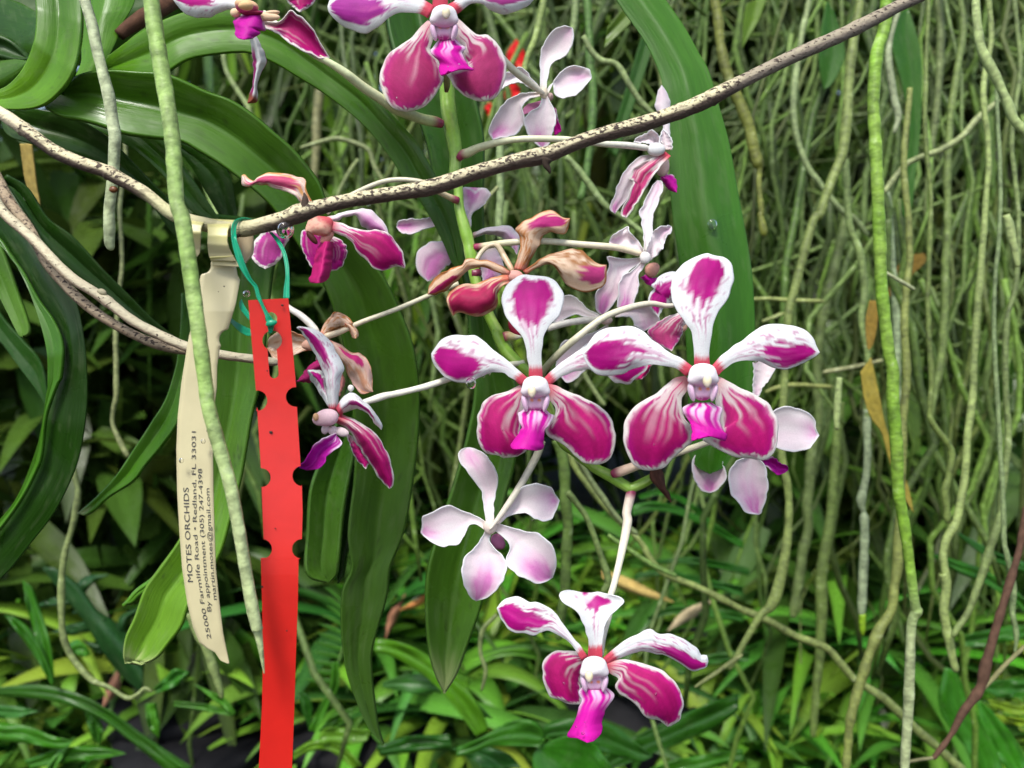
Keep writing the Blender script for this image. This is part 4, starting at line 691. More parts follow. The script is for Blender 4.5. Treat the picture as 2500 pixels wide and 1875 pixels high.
# ================================================================ WATER DROPS
def drop(fr, x, y, d, r, label, hang=0., flat=1.):
    o = blob('water_drop', fr, x, y, d, r, r * (1 + .25 * hang), r * flat, None, (1, 1, 1), ((0, -1, 0, -.15 * hang, .3),), mat='water')
    tag(o, label, 'water drop', 'water drops on the plants')
drop('h', 500, 590, .2465, 80, 'large clear water drop hanging under the twig beside the green ribbon', .3)
drop('a', 405, 1015, .2715, 50, 'clear water drop hanging below the left petal of the middle bloom', .5)
drop('M3', 1995, 500, .3285, 40, 'elongated water drop running down the big hanging leaf', 1.5, .5)
drop('b', 1562, 1028, .2685, 28, 'small water drop under the right petal of the largest bloom', .2)
drop('k', 745, 800, .262, 34, 'small glinting water drop left of the green ribbon')
for k, (fr, x, y, d, r) in enumerate((('d', 860, 1440, .2555, 14), ('d', 800, 1380, .2565, 9), ('d', 880, 1340, .2575, 8), ('d', 1515, 1085, .264, 13), ('d', 690, 990, .266, 9), ('e', 1220, 580, .2655, 10), ('e', 1290, 570, .2655, 9), ('e', 1120, 600, .2655, 8), ('e', 660, 880, .274, 9), ('a', 515, 950, .2715, 16), ('a', 570, 930, .2715, 14), ('a', 695, 1440, .270, 9), ('c', 990, 660, .260, 13), ('c', 650, 830, .264, 9), ('f', 1110, 760, .2855, 18), ('i', 700, 1440, .262, 12), ('c', 1890, 875, .2985, 14), ('c', 1950, 885, .2985, 12), ('N1', 1680, 600, .2432, 20), ('N1', 1500, 760, .2430, 20))):
    o = blob('water_drop', fr, x, y, d, r, r * 1.1, r * .7, None, (1, 1, 1), mat='water', sub=2); tag(o, 'tiny clear water droplet among several alike on petals and label', 'water drop', 'tiny droplets on petals and label')
o = blob('seed_bead', 'T1', 938, 1567, .247, 36, 28, 26, None, (.16, .06, .02), mat='stem'); tag(o, 'glossy brown bead hanging under a joint of the twig', 'bead')

# ================================================================ THE LEAVES
def leafobj(name, label, parts, cat='leaf', group=None, loc=None):
    e = empty(name, loc); tag(e, label, cat, group)
    for p in parts: p(e)
    return e
g1, g2, g3 = (.055, .135, .018), (.040, .105, .016), (.16, .33, .025)
big = empty('strap_leaf', P(1600, 100, .33)); tag(big, 'broad upright strap leaf with a water drop, behind the largest bloom', 'leaf')
loft('blade', 'p', '1470,-60 1504,0 1534,44 1569,94 1593,139 1614,192 1622,242 1628,295 1634,369 1637,472 1645,548 1653,600 1661,666 1672,790 1678,893 1680,1000 1680,1099 1691,1126 1707,1145 1732,1156', '1585,-60 1622,0 1667,65 1705,133 1729,177 1755,266 1779,354 1800,472 1824,600 1835,681 1841,790 1840,893 1838,966 1822,1040 1783,1115 1770,1137 1750,1150 1732,1156', [.345, .335, .33, .331, .332], big, c_leaf((.085, .21, .045), (.05, .17, .018), ribv=-.1, rib=.35, side=.1), 'leaf', fold=8, cup=-2, nu=90, nv=26, solid=.0016, seed=1)
plant = empty('orchid_plant', P(60, 250, .30)); tag(plant, 'leafy orchid plant whose thick arching leaves fan out from the upper left', 'orchid plant')
def LF(ps_l, ps_r, d, a, b=None, fr='T1', label=None, **k):
    o = loft('leaf', fr, ps_l, ps_r, d, plant, c_leaf(a, b, rib=k.pop('rib', .3), ribv=k.pop('ribv', 0), side=k.pop('side', 0), spots=k.pop('spots', .3), tip=k.pop('tip', None)), 'leaf', nu=k.pop('nu', 70), nv=20, solid=.0018, **k)
    if label: o['label'] = label
    return o
LF('-60,760 0,748 80,710 170,620 240,500 290,350 308,180 298,0 280,-200', '-60,900 40,905 200,905 340,880 450,810 560,690 625,560 662,400 682,200 675,0 650,-200', [.29, .285, .283, .285, .29], (.22, .42, .05), (.07, .18, .018), fold=-4, cup=2, seed=2, label='upright pale green leaf curving up from the left edge')
LF('600,720 640,640 690,500 672,300 668,200 655,-50 640,-200', '760,700 850,560 900,460 960,340 1000,220 1080,90 1115,0 1130,-200', [.31, .312, .315, .32], (.16, .33, .04), (.10, .24, .03), fold=3, cup=2, seed=3)
LF('-100,-60 0,-30 80,0 200,45 320,110', '-100,520 0,470 100,460 240,490 320,400', [.33, .325, .32], g2, (.05, .13, .02), cup=3, seed=4)
LF('-100,520 0,508 100,502 240,520', '-100,840 0,770 60,730 150,650 240,520', .318, (.07, .17, .02), cup=3, seed=5)
LF('-100,300 0,300 120,360 260,500', '-100,480 0,470 120,500 260,500', .321, (.03, .09, .02), cup=-3, seed=6)
LF('900,480 1000,420 1100,330 1180,270 1215,245', '880,560 960,545 1060,510 1140,400 1215,245', .302, (.20, .36, .05), (.10, .22, .03), cup=3, seed=7)
LF('-150,-150 500,-200 1200,-200 1800,-150', '-150,560 500,560 1100,400 1800,-100', .42, (.04, .10, .02), cup=5, fold=6, seed=41)
# arching leaves
LF('p: 240,180 263,145 295,118 354,77 430,40 508,22 600,22 680,45 740,90 805,141 836,165 895,213 954,278 1013,343 1043,393 1070,443 1100,500 1122,560 1130,620 1127,658', '262,172 300,186 340,186 400,180 454,148 508,135 576,128 614,131 671,155 725,187 789,227 866,286 925,348 969,410 990,450 1021,485 1056,541 1083,595 1105,645 1127,658', [.298, .296, .30, .305, .308, .312, .315], (.13, .28, .03), (.038, .10, .016), fr='p', ribv=.12, cup=3, fold=-5, nu=110, spots=.5, seed=8, label='long arching leaf whose tip ends beside the lime stem')
LF('p: 170,200 200,180 260,171 325,174 413,183 502,222 563,244 617,279 671,325 712,361 747,401 780,448 800,500 850,573 925,660 967,739 1005,835 1021,930 1023,1011 1018,1093 1005,1190 985,1300 952,1385 943,1459 910,1577 907,1636 916,1725 925,1780 936,1818', '110,262 150,285 192,292 240,305 300,325 360,335 441,345 481,366 536,399 584,434 640,480 680,525 730,600 790,693 831,807 850,900 862,1000 866,1150 850,1300 858,1385 836,1444 833,1533 845,1636 875,1725 904,1785 936,1818', [.292, .297, .302, .31, .325, .335, .34, .342, .343], (.10, .22, .03), (.085, .165, .045), fr='p', ribv=.0, cup=2, fold=-9, nu=150, rib=.45, spots=.5, seed=9, label='longest leaf, arching over and hanging to a dark pointed tip at the bottom')
LF('640,990 900,968 1150,1010 1350,1180 1500,1350 1600,1490 1700,1640 1780,1760 1850,1880', '700,1020 900,1120 1100,1230 1300,1400 1420,1540 1500,1659 1640,1780 1850,1880', [.315, .318, .322], (.065, .18, .02), (.04, .11, .016), cup=2, fold=-3, seed=10)
LF('60,900 250,900 400,918 560,950 700,1010 900,1140 1050,1290 1250,1500 1400,1659 1550,1900 1650,2080', '-60,880 0,920 60,1110 250,1190 500,1240 760,1320 950,1440 1150,1560 1300,1750 1450,1950 1650,2080', [.300, .302, .306, .312, .318, .325], (.035, .09, .02), (.03, .08, .016), cup=2, fold=-4, seed=11)
LF('1480,1250 1600,1400 1750,1659 1850,1830 1960,2000', '1440,1150 1750,1290 1900,1450 1950,1700 1980,1880 1960,2000', [.33, .335], (.025, .075, .013), (.03, .08, .015), cup=2, fold=-3, seed=12)
# hanging leaves, lower left
def hang(label, l, r, d, a, b=None, fr='M1', **k):
    q0 = tp(fr, l)[0]; o = empty('strap_leaf', P(q0[0], q0[1], d[0] if isinstance(d, list) else d)); tag(o, label, 'leaf')
    loft('blade', fr, l, r, d, o, c_leaf(a, b, rib=k.pop('rib', .3), ribv=k.pop('ribv', 0), side=k.pop('side', 0), spots=k.pop('spots', .2), tip=k.pop('tip', None)), 'leaf', nu=k.pop('nu', 70), nv=20, solid=.0016, **k)
    return o
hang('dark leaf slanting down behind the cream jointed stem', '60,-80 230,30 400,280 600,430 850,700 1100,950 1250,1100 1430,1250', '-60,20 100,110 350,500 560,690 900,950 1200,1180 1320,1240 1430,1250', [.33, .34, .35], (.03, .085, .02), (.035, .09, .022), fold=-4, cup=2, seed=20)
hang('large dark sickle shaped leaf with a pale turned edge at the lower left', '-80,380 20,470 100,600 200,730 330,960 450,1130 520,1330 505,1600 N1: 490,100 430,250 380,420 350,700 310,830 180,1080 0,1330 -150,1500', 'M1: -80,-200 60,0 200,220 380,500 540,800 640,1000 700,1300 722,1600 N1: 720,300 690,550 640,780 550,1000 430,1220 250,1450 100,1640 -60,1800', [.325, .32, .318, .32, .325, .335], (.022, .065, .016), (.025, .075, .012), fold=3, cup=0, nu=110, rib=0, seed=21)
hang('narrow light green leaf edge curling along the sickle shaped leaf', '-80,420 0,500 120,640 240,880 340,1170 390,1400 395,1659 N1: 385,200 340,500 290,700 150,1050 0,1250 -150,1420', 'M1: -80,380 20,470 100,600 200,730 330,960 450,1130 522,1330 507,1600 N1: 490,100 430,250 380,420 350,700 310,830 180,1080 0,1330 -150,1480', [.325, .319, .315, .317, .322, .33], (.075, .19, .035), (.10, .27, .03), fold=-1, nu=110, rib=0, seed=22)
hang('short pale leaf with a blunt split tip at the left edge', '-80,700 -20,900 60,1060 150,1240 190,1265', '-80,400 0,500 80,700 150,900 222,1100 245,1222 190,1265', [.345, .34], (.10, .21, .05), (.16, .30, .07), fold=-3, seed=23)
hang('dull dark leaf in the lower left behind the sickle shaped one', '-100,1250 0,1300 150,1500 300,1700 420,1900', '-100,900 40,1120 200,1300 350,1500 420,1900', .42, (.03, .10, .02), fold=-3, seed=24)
hang('bright leaf sweeping down to a wet pointed tip, left of the cream label', 'M1: 1500,900 1490,1200 1470,1400 N1: 1450,0 1370,250 1250,450 1100,680 950,900 800,1060 648,1192', 'M1: 1900,900 1750,1200 1640,1400 N1: 1560,100 1475,430 1350,620 1200,800 1100,930 900,1060 780,1170 700,1212 648,1192', [.35, .345, .34, .338, .338], (.05, .13, .02), (.08, .21, .016), fold=-5, ribv=-.1, nu=80, tip=(.5, .55, .3), seed=25)
hang('wide hanging leaf behind both tags with a pale notched tip', 'p: 500,520 518,600 525,750 528,850 520,989 500,1080 480,1180 455,1270 437,1319 387,1390 354,1438 328,1509 307,1556 301,1598 306,1617 325,1612', '700,540 668,650 655,750 645,850 635,930 614,1018 600,1100 588,1166 561,1269 540,1343 500,1420 461,1474 443,1527 413,1568 384,1604 350,1619 325,1612', [.33, .332, .33, .325, .318, .312, .31], (.045, .125, .02), (.20, .36, .045), fr='p', fold=-9, ribv=-.05, nu=110, rib=.45, spots=.5, tip=(.45, .50, .22), seed=26)
hang('thin light leaf tip just left of the pale notched one', 'B1: 1420,-60 1330,30 1240,110 1130,190 1060,270 1018,312', '1440,0 1350,70 1250,160 1150,230 1090,290 1018,312', .33, (.12, .28, .04), fr='B1', fold=-2, seed=27)
hang('light green blunt leaf hanging behind the side facing bloom', 'p: 850,950 815,1050 780,1130 757,1200 750,1300 745,1380 756,1408 780,1418 803,1422', '905,980 872,1080 850,1180 838,1250 830,1330 825,1380 822,1402 803,1422', [.352, .35, .348, .346], (.05, .13, .025), (.11, .22, .05), fr='p', fold=-7, ribv=.2, spots=.5, seed=28)
hang('dark narrow leaf beside the light blunt one', 'p: 858,1150 842,1250 828,1340 822,1400 826,1424', '900,1150 866,1280 848,1350 840,1400 826,1424', .353, (.03, .08, .016), fr='p', fold=-2, seed=29)
hang('long two toned hanging leaf behind the lime stem, scarred near its tip', 'p: 930,-40 942,20 950,80 975,170 1010,260 1040,340 1060,430 1090,520 1115,600 1135,700 1143,760 1148,850 1159,960 1140,1067 1108,1182 1068,1304 1043,1400 1040,1500 1048,1590 1065,1650 1085,1692', '1080,-60 1095,0 1115,80 1140,160 1160,240 1178,325 1180,407 1178,500 1185,620 1200,700 1210,780 1225,860 1262,960 1258,1115 1230,1223 1205,1331 1175,1470 1155,1533 1129,1606 1111,1651 1085,1692', [.34, .335, .333, .335, .338, .34, .338, .335], (.045, .12, .025), (.09, .19, .035), fr='p', fold=-10, ribv=.15, rib=.4, nu=150, spots=.4, tip=(.3, .35, .15), seed=30)
# ================================================================ AERIAL ROOTS, each traced one by itself
OL, GR, PL, BR = (.20, .23, .085), (.30, .33, .22), (.42, .46, .24), (.10, .055, .035)
def root(label, fr, pts, d, c=OL, sides=10, wob=.10, wig=.25, seed=0, step=5, group='aerial roots hanging from the orchids', name='aerial_root', cat='root', mat='root'):
    o = tube(name, fr, pts, d, None, c=tuple(m_ * q for m_, q in zip((.60, .72, .50), c)), sides=sides, wob=wob, wig=wig, seed=seed, step=step, mat=mat); tag(o, label, cat, group); return o
def c_rootl(c1, c2):
    def f(u, th, s, seed):
        C = mix(c1, c2, vn(s * .5, 0 * s, seed)); return np.repeat(C[:, None], len(th), 1) * (1 + .25 * (vn(s[:, None] * 2, th[None] * 2, seed + 1) - .5))[..., None]
    return f
o = tube('aerial_root', 'T1', '1250,-60,128 1250,0,128 1290,300,132 1340,600,130 1390,900,128 1430,1200,126 1460,1659,124 M1: 1510,300,130 1570,700,130 1640,1200,124 1700,1659,120 N1: 1720,300,116 1800,600,116 1900,950,106 1970,1300,104 2030,1659,102 B1: 2080,300,100 2130,520,90 B2: 220,350,92 262,500,74 290,650,50 322,880,10', [.232, .228, .225, .226, .23], None, cfn=lambda u, th, s, k: mix(c_rootl((.24, .40, .08), (.33, .46, .15))(u, th, s, k), (.50, .56, .30), ss(.45, .8, u)[:, None] * .7), sides=24, step=3, wob=.05, seed=3)
tag(o, 'thick banded light green root hanging in front of the cream label', 'root', 'aerial roots hanging from the orchids')
o = tube('aerial_root', 'T1', '690,-60,84 700,0,86 760,200,90 800,400,92 850,600,92 900,800,98 930,1000,92 950,1120,100 945,1250,96 935,1450,92 M1: 905,200,92 905,350,92 905,480,84 925,545,50', [.262, .262, .265, .268], None, cfn=c_rootl((.40, .48, .24), (.46, .52, .32)), sides=20, step=3, wob=.07, seed=5)
tag(o, 'pale banded root crossing behind the twig in the upper left, with a blunt end', 'root', 'aerial roots hanging from the orchids')
o = tube('aerial_root', 'T4', '1150,-60,92 1150,0,94 1140,200,94 1080,400,98 1060,600,96 1050,800,94 1060,1000,92 1070,1200,94 1080,1400,94 1090,1659,94 M4: 1100,300,96 1110,600,94 1140,900,92 1170,1150,90 1200,1280,96 1200,1500,96 N4: 1230,300,92 1240,600,88 1290,900,84 1330,1200,76 1370,1500,72 B4: 1385,450,90 1345,550,70 1330,900,74 1320,1200,80 1300,1500,70 1290,1700,60', [.36, .36, .365, .37, .38], None, cfn=lambda u, th, s, k: mix(c_rootl((.17, .34, .025), (.23, .38, .05))(u, th, s, k), (.34, .40, .20), ss(.72, .85, u)[:, None]), sides=18, step=4, wob=.07, seed=7)
tag(o, 'bright lime green beaded root hanging the full height at the right', 'root', 'aerial roots hanging from the orchids')
R_ = [
 ('pale cream root curving out over the top right corner', 'T4', '1845,-60,60 1840,0,60 1850,200,66 1900,400,70 2000,600,72 2080,780,68 2130,920,66 2212,1010,66 2330,1140,60', .40, (.56, .60, .32)),
 ('thick olive root right of the big leaf, narrowing at a joint', 'T3', '1990,-80,80 2010,0,80 2060,300,84 2120,600,88 T4: 55,880,90 110,1100,92 165,1270,88 175,1310,46 170,1500,46 185,1659,46 M4: 180,60,50 215,240,60', .50, (.25, .24, .05)),
 ('long knotty olive green root slanting down behind the right petal', 'T4', '960,-60,70 955,0,70 900,300,72 850,800,82 830,1000,88 800,1200,76 720,1400,72 640,1659,66 M4: 600,100,66 510,400,70 440,650,66 390,900,62 370,1200,60 355,1500,60 N4: 340,300,60 390,600,62 400,900,66 350,1220,84 270,1500,80 B4: 180,480,60 80,640,50 0,790,46 -60,900,40', .52, (.30, .33, .12)),
 ('thin pale root crossing under the twig at upper right', 'T4', '560,-60,44 555,0,44 510,200,46 470,450,52 440,700,52 450,1000,50 520,1250,46 640,1420,46 800,1620,46 M4: 900,100,40 1010,240,34', .60, (.38, .42, .24)),
 ('olive root joining a long grey one that ends in a bright green tip', 'T4', '830,1230,50 860,1659,55 M4: 880,200,60 950,400,58 980,600,56 960,900,52 1000,1100,52 1015,1400,58 1005,1659,64', .55, (.32, .38, .16)),
 ('grey root below the olive one with a brown joint', 'N4', '1005,0,62 1000,300,56 1000,500,54 960,700,68 975,790,36 980,830,66 985,1000,66 965,1300,66 960,1560,62 B4: 963,480,54', .55, (.40, .42, .33)),
 ('short yellow green growing tip of the grey root', 'B4', '963,470,54 965,560,52 968,640,24', .55, (.34, .50, .02)),
 ('straight pale grey root right of the lime green one', 'M4', '1150,-100,44 1165,0,48 1180,250,50 1210,600,60 1230,900,60 1228,1200,54 1250,1450,44 1300,1659,30', .58, (.42, .46, .34)),
 ('broad dim root in the shade left of the lime green one', 'M4', '860,-60,80 790,300,80 680,800,90 620,1200,74 620,1659,66 N4: 560,400,80 540,900,80 480,1300,80 B4: 430,500,70', .75, (.20, .24, .09)),
 ('mossy root descending behind the pink edged petals', 'N4', '800,-60,70 740,500,72 720,800,74 650,1300,90 B4: 650,300,90 640,700,76 610,1100,62 580,1420,54', .70, (.20, .25, .07)),
 ('pale yellowish root with a blunt end in the lower right', 'T4', '1930,-80,40 1960,300,42 1900,700,44 1940,1200,44 M4: 1920,-100,44 1880,500,50 1840,1000,54 1810,1500,56 N4: 1770,300,56 1740,600,58 1690,850,64 1610,1000,62 1582,1150,62 1620,1350,58 B4: 1590,150,70 1612,250,70 1590,450,72 1640,700,68 1690,915,60', .48, (.46, .50, .22)),
 ('forked olive root above the pale blunt one', 'T4', '1480,-60,30 1450,900,34 M4: 1490,0,36 1470,800,40 1500,1300,42 N4: 1480,0,44 1500,100,46 1640,300,52 1640,500,52 1600,650,52 1630,870,56', .50, (.24, .28, .09)),
 ('slanting root in the lower right with small green knobs', 'T4', '2130,-80,34 2180,500,34 2120,1100,36 M4: 2170,100,36 2150,600,36 2080,900,42 2070,1300,46 N4: 2090,200,48 2060,500,50 2040,700,50 2030,800,54 1960,1050,64 1880,1300,64 B4: 1780,450,50 1700,580,48 1660,650,40', .47, (.28, .32, .14)),
 ('thin greyish root near the right edge, hooked at its end', 'M4', '2000,-900,28 2030,0,30 1980,800,32 N4: 2010,0,34 2050,700,36 B4: 2060,-100,38 2085,20,42 2130,250,44 2122,450,42 2150,600,40 2150,700,26 2140,770,20', .45, (.33, .38, .22)),
 ('long thin root running diagonally from the middle to the bottom right', 'N3', '700,700,44 820,900,48 900,1050,50 1100,1300,50 1250,1450,50 1400,1600,50 B3: 1560,30,56 1900,180,58 2200,330,60 B4: 240,520,62 450,640,60 680,730,56 800,860,60 900,970,56 1100,1100,62 1300,1280,66 1560,1520,66 1760,1700,70', .56, (.32, .34, .13)),
 ('stout yellowish root in front of the tangle at the bottom', 'M4', '1330,-900,44 1290,-300,50 1330,300,52 1290,900,56 1310,1300,60 N4: 1290,0,62 1270,400,66 1250,900,70 B4: 1235,0,72 1200,380,76 1100,600,82 1020,800,78 950,1000,78 900,1180,76 860,1400,62 840,1700,60', .49, (.32, .32, .11)),
 ('upright root second from the mossy trunk', 'T4', '1540,-60,50 1550,0,50 1570,300,60 1550,700,56 1520,1000,52 1480,1300,50 1460,1700,50', .66, (.26, .29, .13)),
 ('upright root nearest the mossy trunk', 'T4', '1720,-60,50 1740,250,52 1690,600,56 1640,900,56 1620,1300,56 M4: 1620,100,58 1610,500,62 1600,900,62 1550,1300,60 1480,1659,50', .62, (.24, .29, .10)),
 ('pale root rising diagonally towards the mossy trunk', 'T4', '2010,775,40 1850,920,50 1720,1060,50 1560,1160,50 1400,1220,44 1280,1290,42 1130,1490,44', .54, (.42, .42, .24)),
 ('stubby whitish root beside the narrow hanging leaf', 'T4', '1240,100,36 1180,300,40 1170,480,52 1210,750,58 1240,900,52 1205,1030,34', .53, (.44, .44, .34)),
 ('horizontal thin root right of the big leaf', 'M4', '100,730,30 250,725,30 400,735,34 680,745,32', .57, (.48, .48, .20)),
 ('short curved root below the horizontal one', 'M4', '190,900,22 260,875,30 360,835,30', .57, (.44, .44, .20)),
 ('short tan root pointing left with a red tip', 'M4', '660,1292,20 700,1285,36 900,1250,36 1120,1200,30', .60, (.50, .44, .28)),
 ('tiny whitish root with a reddish end right of the lime one', 'M4', '1150,525,24 1260,590,32 1370,655,30', .44, (.62, .58, .44)),
 ('thin yellow root left of the broad dim one', 'M4', '215,1445,22 300,1410,34 460,1390,36 740,1405,34', .60, (.44, .42, .16)),
 ('pale yellow stub near the right edge', 'M4', '2075,75,56 2105,170,62 2120,260,60 2145,360,56 2170,480,48', .42, (.55, .58, .30)),
 ('pale yellow hanging stub above the tangle', 'M4', '790,1330,48 780,1500,50 765,1659,50 N4: 768,160,44', .46, (.54, .58, .30)),
 ('kinked root left of the bright swept leaf', 'T1', '1010,900,30 1040,1300,32 M1: 990,200,32 1010,600,34 960,1200,38 N1: 960,-60,40 965,200,42 940,330,34 930,450,36 980,580,46 1060,730,48', .50, (.42, .40, .22)),
 ('thin root hanging from the sickle shaped leaf to the floor plants', 'N1', '610,820,40 620,900,48 640,1050,52 600,1300,52 540,1500,50 520,1659,56 B1: 510,300,56 520,560,52 600,750,54 750,920,48 900,990,42 1050,1080,40 1140,1050,30 1200,1000,34 1260,1030,26', .48, (.30, .32, .15)),
 ('curving root below the printed label', 'B1', '1560,380,50 1640,560,66 1700,650,72 1780,850,74 1840,1080,46', .46, (.32, .36, .16)),
 ('thick pale green root hanging just right of the lime stem', 'T3', '235,1100,60 235,1300,62 245,1659,64 M3: 240,350,62 235,520,60 250,640,40', .47, (.42, .48, .28)),
 ('bent olive root dropping from the top behind the white back view bloom', 'T3', '610,-60,60 600,0,62 545,280,58 460,480,52 430,620,52', .46, (.33, .38, .14)),
 ('jointed root bending behind the twig', 'T3', '930,300,50 1000,430,50 1080,505,58 1200,535,54 1300,680,56 1400,830,56 1520,960,52', .44, (.36, .40, .20)),
 ('straight green root hanging between the two white back view blooms', 'T3', '960,-60,64 975,200,66 980,500,68 1005,800,68 990,1200,68 960,1400,62 900,1659,60', .56, (.14, .25, .06)),
 ('upright root left of the straight green one', 'T3', '870,-60,60 850,200,58 820,350,54 810,500,48', .50, (.28, .33, .16)),
 ('pale root slanting from the twig down to the folded bloom', 'M3', '790,-60,54 850,0,56 950,130,58 1050,270,58 1150,370,56 1300,480,52 1450,600,46', .45, (.34, .40, .20)),
 ('thin root arching behind the lilac bloom', 'M3', '220,190,34 130,300,40 80,420,44 75,520,44', .43, (.44, .42, .24)),
 ('thick olive root behind the middle bloom', 'N3', '700,760,80 750,900,92 775,1100,96 790,1300,94 800,1659,88 B3: 760,300,80 720,600,66', .50, (.17, .24, .06)),
 ('winding root right of the pale pink back view bloom', 'f', '1420,520,60 1500,620,56 1600,760,54 1690,1000,56 1770,1240,62 1780,1340,62 1730,1430,66', .44, (.30, .36, .14)),
 ('grey root slanting behind the small side pedicels', 'c', '-60,900,50 60,1120,54 200,1320,54 330,1500,50 500,1640,48', .46, (.30, .32, .18)),
 ('hanging root behind the middle and largest blooms', 'c', '0,150,44 60,260,44 150,400,44 210,480,40', .52, (.36, .38, .20)),
 ('fine green root with a bright tip above the lowest bloom', 'f', '1790,905,34 1860,960,40 2000,1060,44 2212,1190,48 2400,1280,48', .50, (.28, .40, .12)),
 ('thin root rising at the right of the lowest bloom', 'B3', '1850,990,18 1980,900,34 2100,820,36 2250,720,36', .46, (.44, .42, .20)),
 ('wavy thin root left of the lowest bloom', 'B2', '2240,390,34 2130,520,40 2110,700,36 2150,850,36 2120,1020,24', .52, (.32, .34, .16)),
 ('arching pale root behind the left arching leaf', 'g', '1230,1330,30 1380,1290,42 1560,1250,48 1750,1300,46 1850,1360,44 1900,1500,44 1980,1640,40', .60, (.33, .34, .18)),
 ('pale branch shaped root hanging under the arching leaf', 'g', '530,470,40 560,640,44 650,800,46 740,930,46 790,1040,40', .62, (.36, .40, .20)),
 ('tall brownish root in the upper left background', 'g', '1400,820,90 1380,1000,84 1370,1300,80 1350,1659,70', .95, (.30, .25, .14)),
 ('thin root curving down left of the lime stem', 'h', '1160,-40,34 1080,80,40 1000,230,38 960,330,30', .58, (.34, .36, .18)),
]
for i, (lb, fr, pts, d, c) in enumerate(R_): root(lb, fr, pts, d, tuple(c), seed=20 + i, wob=.12)
br = empty('dead_branch', fpt('B4', 1900, 1000, .44)); tag(br, 'dark reddish brown forked branch at the lower right', 'branch')
tube('main_stem', 'N4', '2230,750,50 2190,1000,50 B4: 2170,0,52 2080,300,62 1990,600,58 1920,850,76 1870,1050,74 1740,1230,62 1650,1400,42 1510,1590,40', .44, br, c=BR, mat='dry', sides=12, wob=.15)
tube('side_shoot', 'B4', '1860,1080,40 1960,980,36 2080,850,34 2230,710,34', .44, br, c=(.20, .20, .09), mat='dry', sides=8, wob=.1)
tube('side_shoot', 'B4', '1520,1580,28 1400,1595,26 1250,1625,20', .44, br, c=(.16, .16, .08), mat='dry', sides=8, wob=.1)

# ================================================================ SMALLER TRACED LEAVES FURTHER BACK
def bleaf(label, l, r, d, a, fr, name='strap_leaf', cat='leaf', b=None, mat='leaf', group=None, **k):
    o = loft(name, fr, l, r, d, None, c_leaf(a, b, spots=k.pop('spots', .1), rib=k.pop('rib', .3)), mat, nu=k.pop('nu', 40), nv=12, solid=.0012, **k); tag(o, label, cat, group); return o
bleaf('narrow green leaf hanging right of the lime green root', '1300,60 1220,150 1190,250 1200,400 1280,700 1330,1000 1315,1200 1280,1400 1275,1659 M4: 1300,100', 'T4: 1320,70 1380,250 1420,450 1422,800 1400,1150 1370,1400 1340,1659 M4: 1320,100', .60, (.06, .17, .03), 'T4', fold=-4, seed=201)
bleaf('short pointed leaf hanging left of the lime green root, under the twig', '690,10 650,200 630,400 640,560 665,692', '740,80 800,250 830,420 780,570 720,660 665,692', .62, (.055, .16, .03), 'T4', fold=-4, seed=202)
bleaf('yellow green leaf at the top, right of the thick olive root', '70,30 45,200 40,370', '230,-30 170,150 90,280 40,370', .7, (.18, .28, .04), 'T4', fold=-3, seed=203)
bleaf('olive leaf end pointing down left of the big leaf', '1130,230 1240,90 1300,60', '1100,400 1250,260 1330,170 1300,60', .55, (.13, .20, .03), 'T3', fold=-3, seed=204)
bleaf('wide dull leaf hanging behind the middle of the stem', '1130,1250 1500,0', '1200,1300 1600,100', .60, (.05, .14, .03), 'T3', fold=-3, seed=205)
bleaf('curled tan dead leaf behind the lime green root', '1150,720 1200,540 1260,450 1350,390 1442,373', '1160,725 1250,640 1350,540 1450,440 1442,373', .66, (.38, .19, .08), 'M4', name='dead_leaf', cat='dead leaf', mat='dry', seed=206)
bleaf('orange brown strip of dead leaf left of the lime green root', '1020,740 990,900 1000,1080 1015,1120', '1080,740 1080,900 1050,1060 1015,1120', .52, (.42, .22, .09), 'M4', name='dead_leaf', cat='dead leaf', mat='dry', seed=207)
bleaf('long ochre dead leaf blade hanging to the path level', '950,1290 980,1500 1040,1659 N4: 1110,170 1160,350 1200,480 1300,700 1358,792', 'M4: 1030,1180 1080,1400 1130,1659 N4: 1165,200 1190,340 1290,520 1330,650 1358,792', .50, (.50, .32, .12), 'M4', name='dead_leaf', cat='dead leaf', mat='dry', seed=208)
bleaf('tan strip of dead leaf hanging at the upper left edge', '170,1190 190,1350 215,1500 260,1620 330,1770', '265,1190 290,1400 310,1560 330,1659 330,1770', .40, (.50, .30, .18), 'T1', name='dead_leaf', cat='dead leaf', mat='dry', seed=209)
# red blossoms far behind
for i, (x, y, rx, ry, lb) in enumerate(((1260, 140, 22, 34, 'red blossom glimpsed behind the white back view bloom'), (1245, 222, 24, 20, 'second red blossom, lower, beside the top bloom'), (1195, 268, 10, 15, 'smallest red blossom left of the others'))):
    e = empty('red_blossom', P(x, y, .8)); tag(e, lb, 'flower', 'red blossoms in the background')
    for k in range(4):
        a = k * 1.57 + i; cx, cy = x + math.cos(a) * rx * .35, y + math.sin(a) * ry * .35
        loft('petal', 'p', f'{cx:.0f},{cy - ry:.0f} {cx - rx * .8:.0f},{cy:.0f} {cx:.0f},{cy + ry:.0f}', f'{cx:.0f},{cy - ry:.0f} {cx + rx * .8:.0f},{cy:.0f} {cx:.0f},{cy + ry:.0f}', .8 + .004 * k, e, c_plain((.75, .02, .02), .2, tip=(.8, .2, .1), tu=.8), nu=12, nv=8, cup=3, rip=4, seed=k + 9 * i)
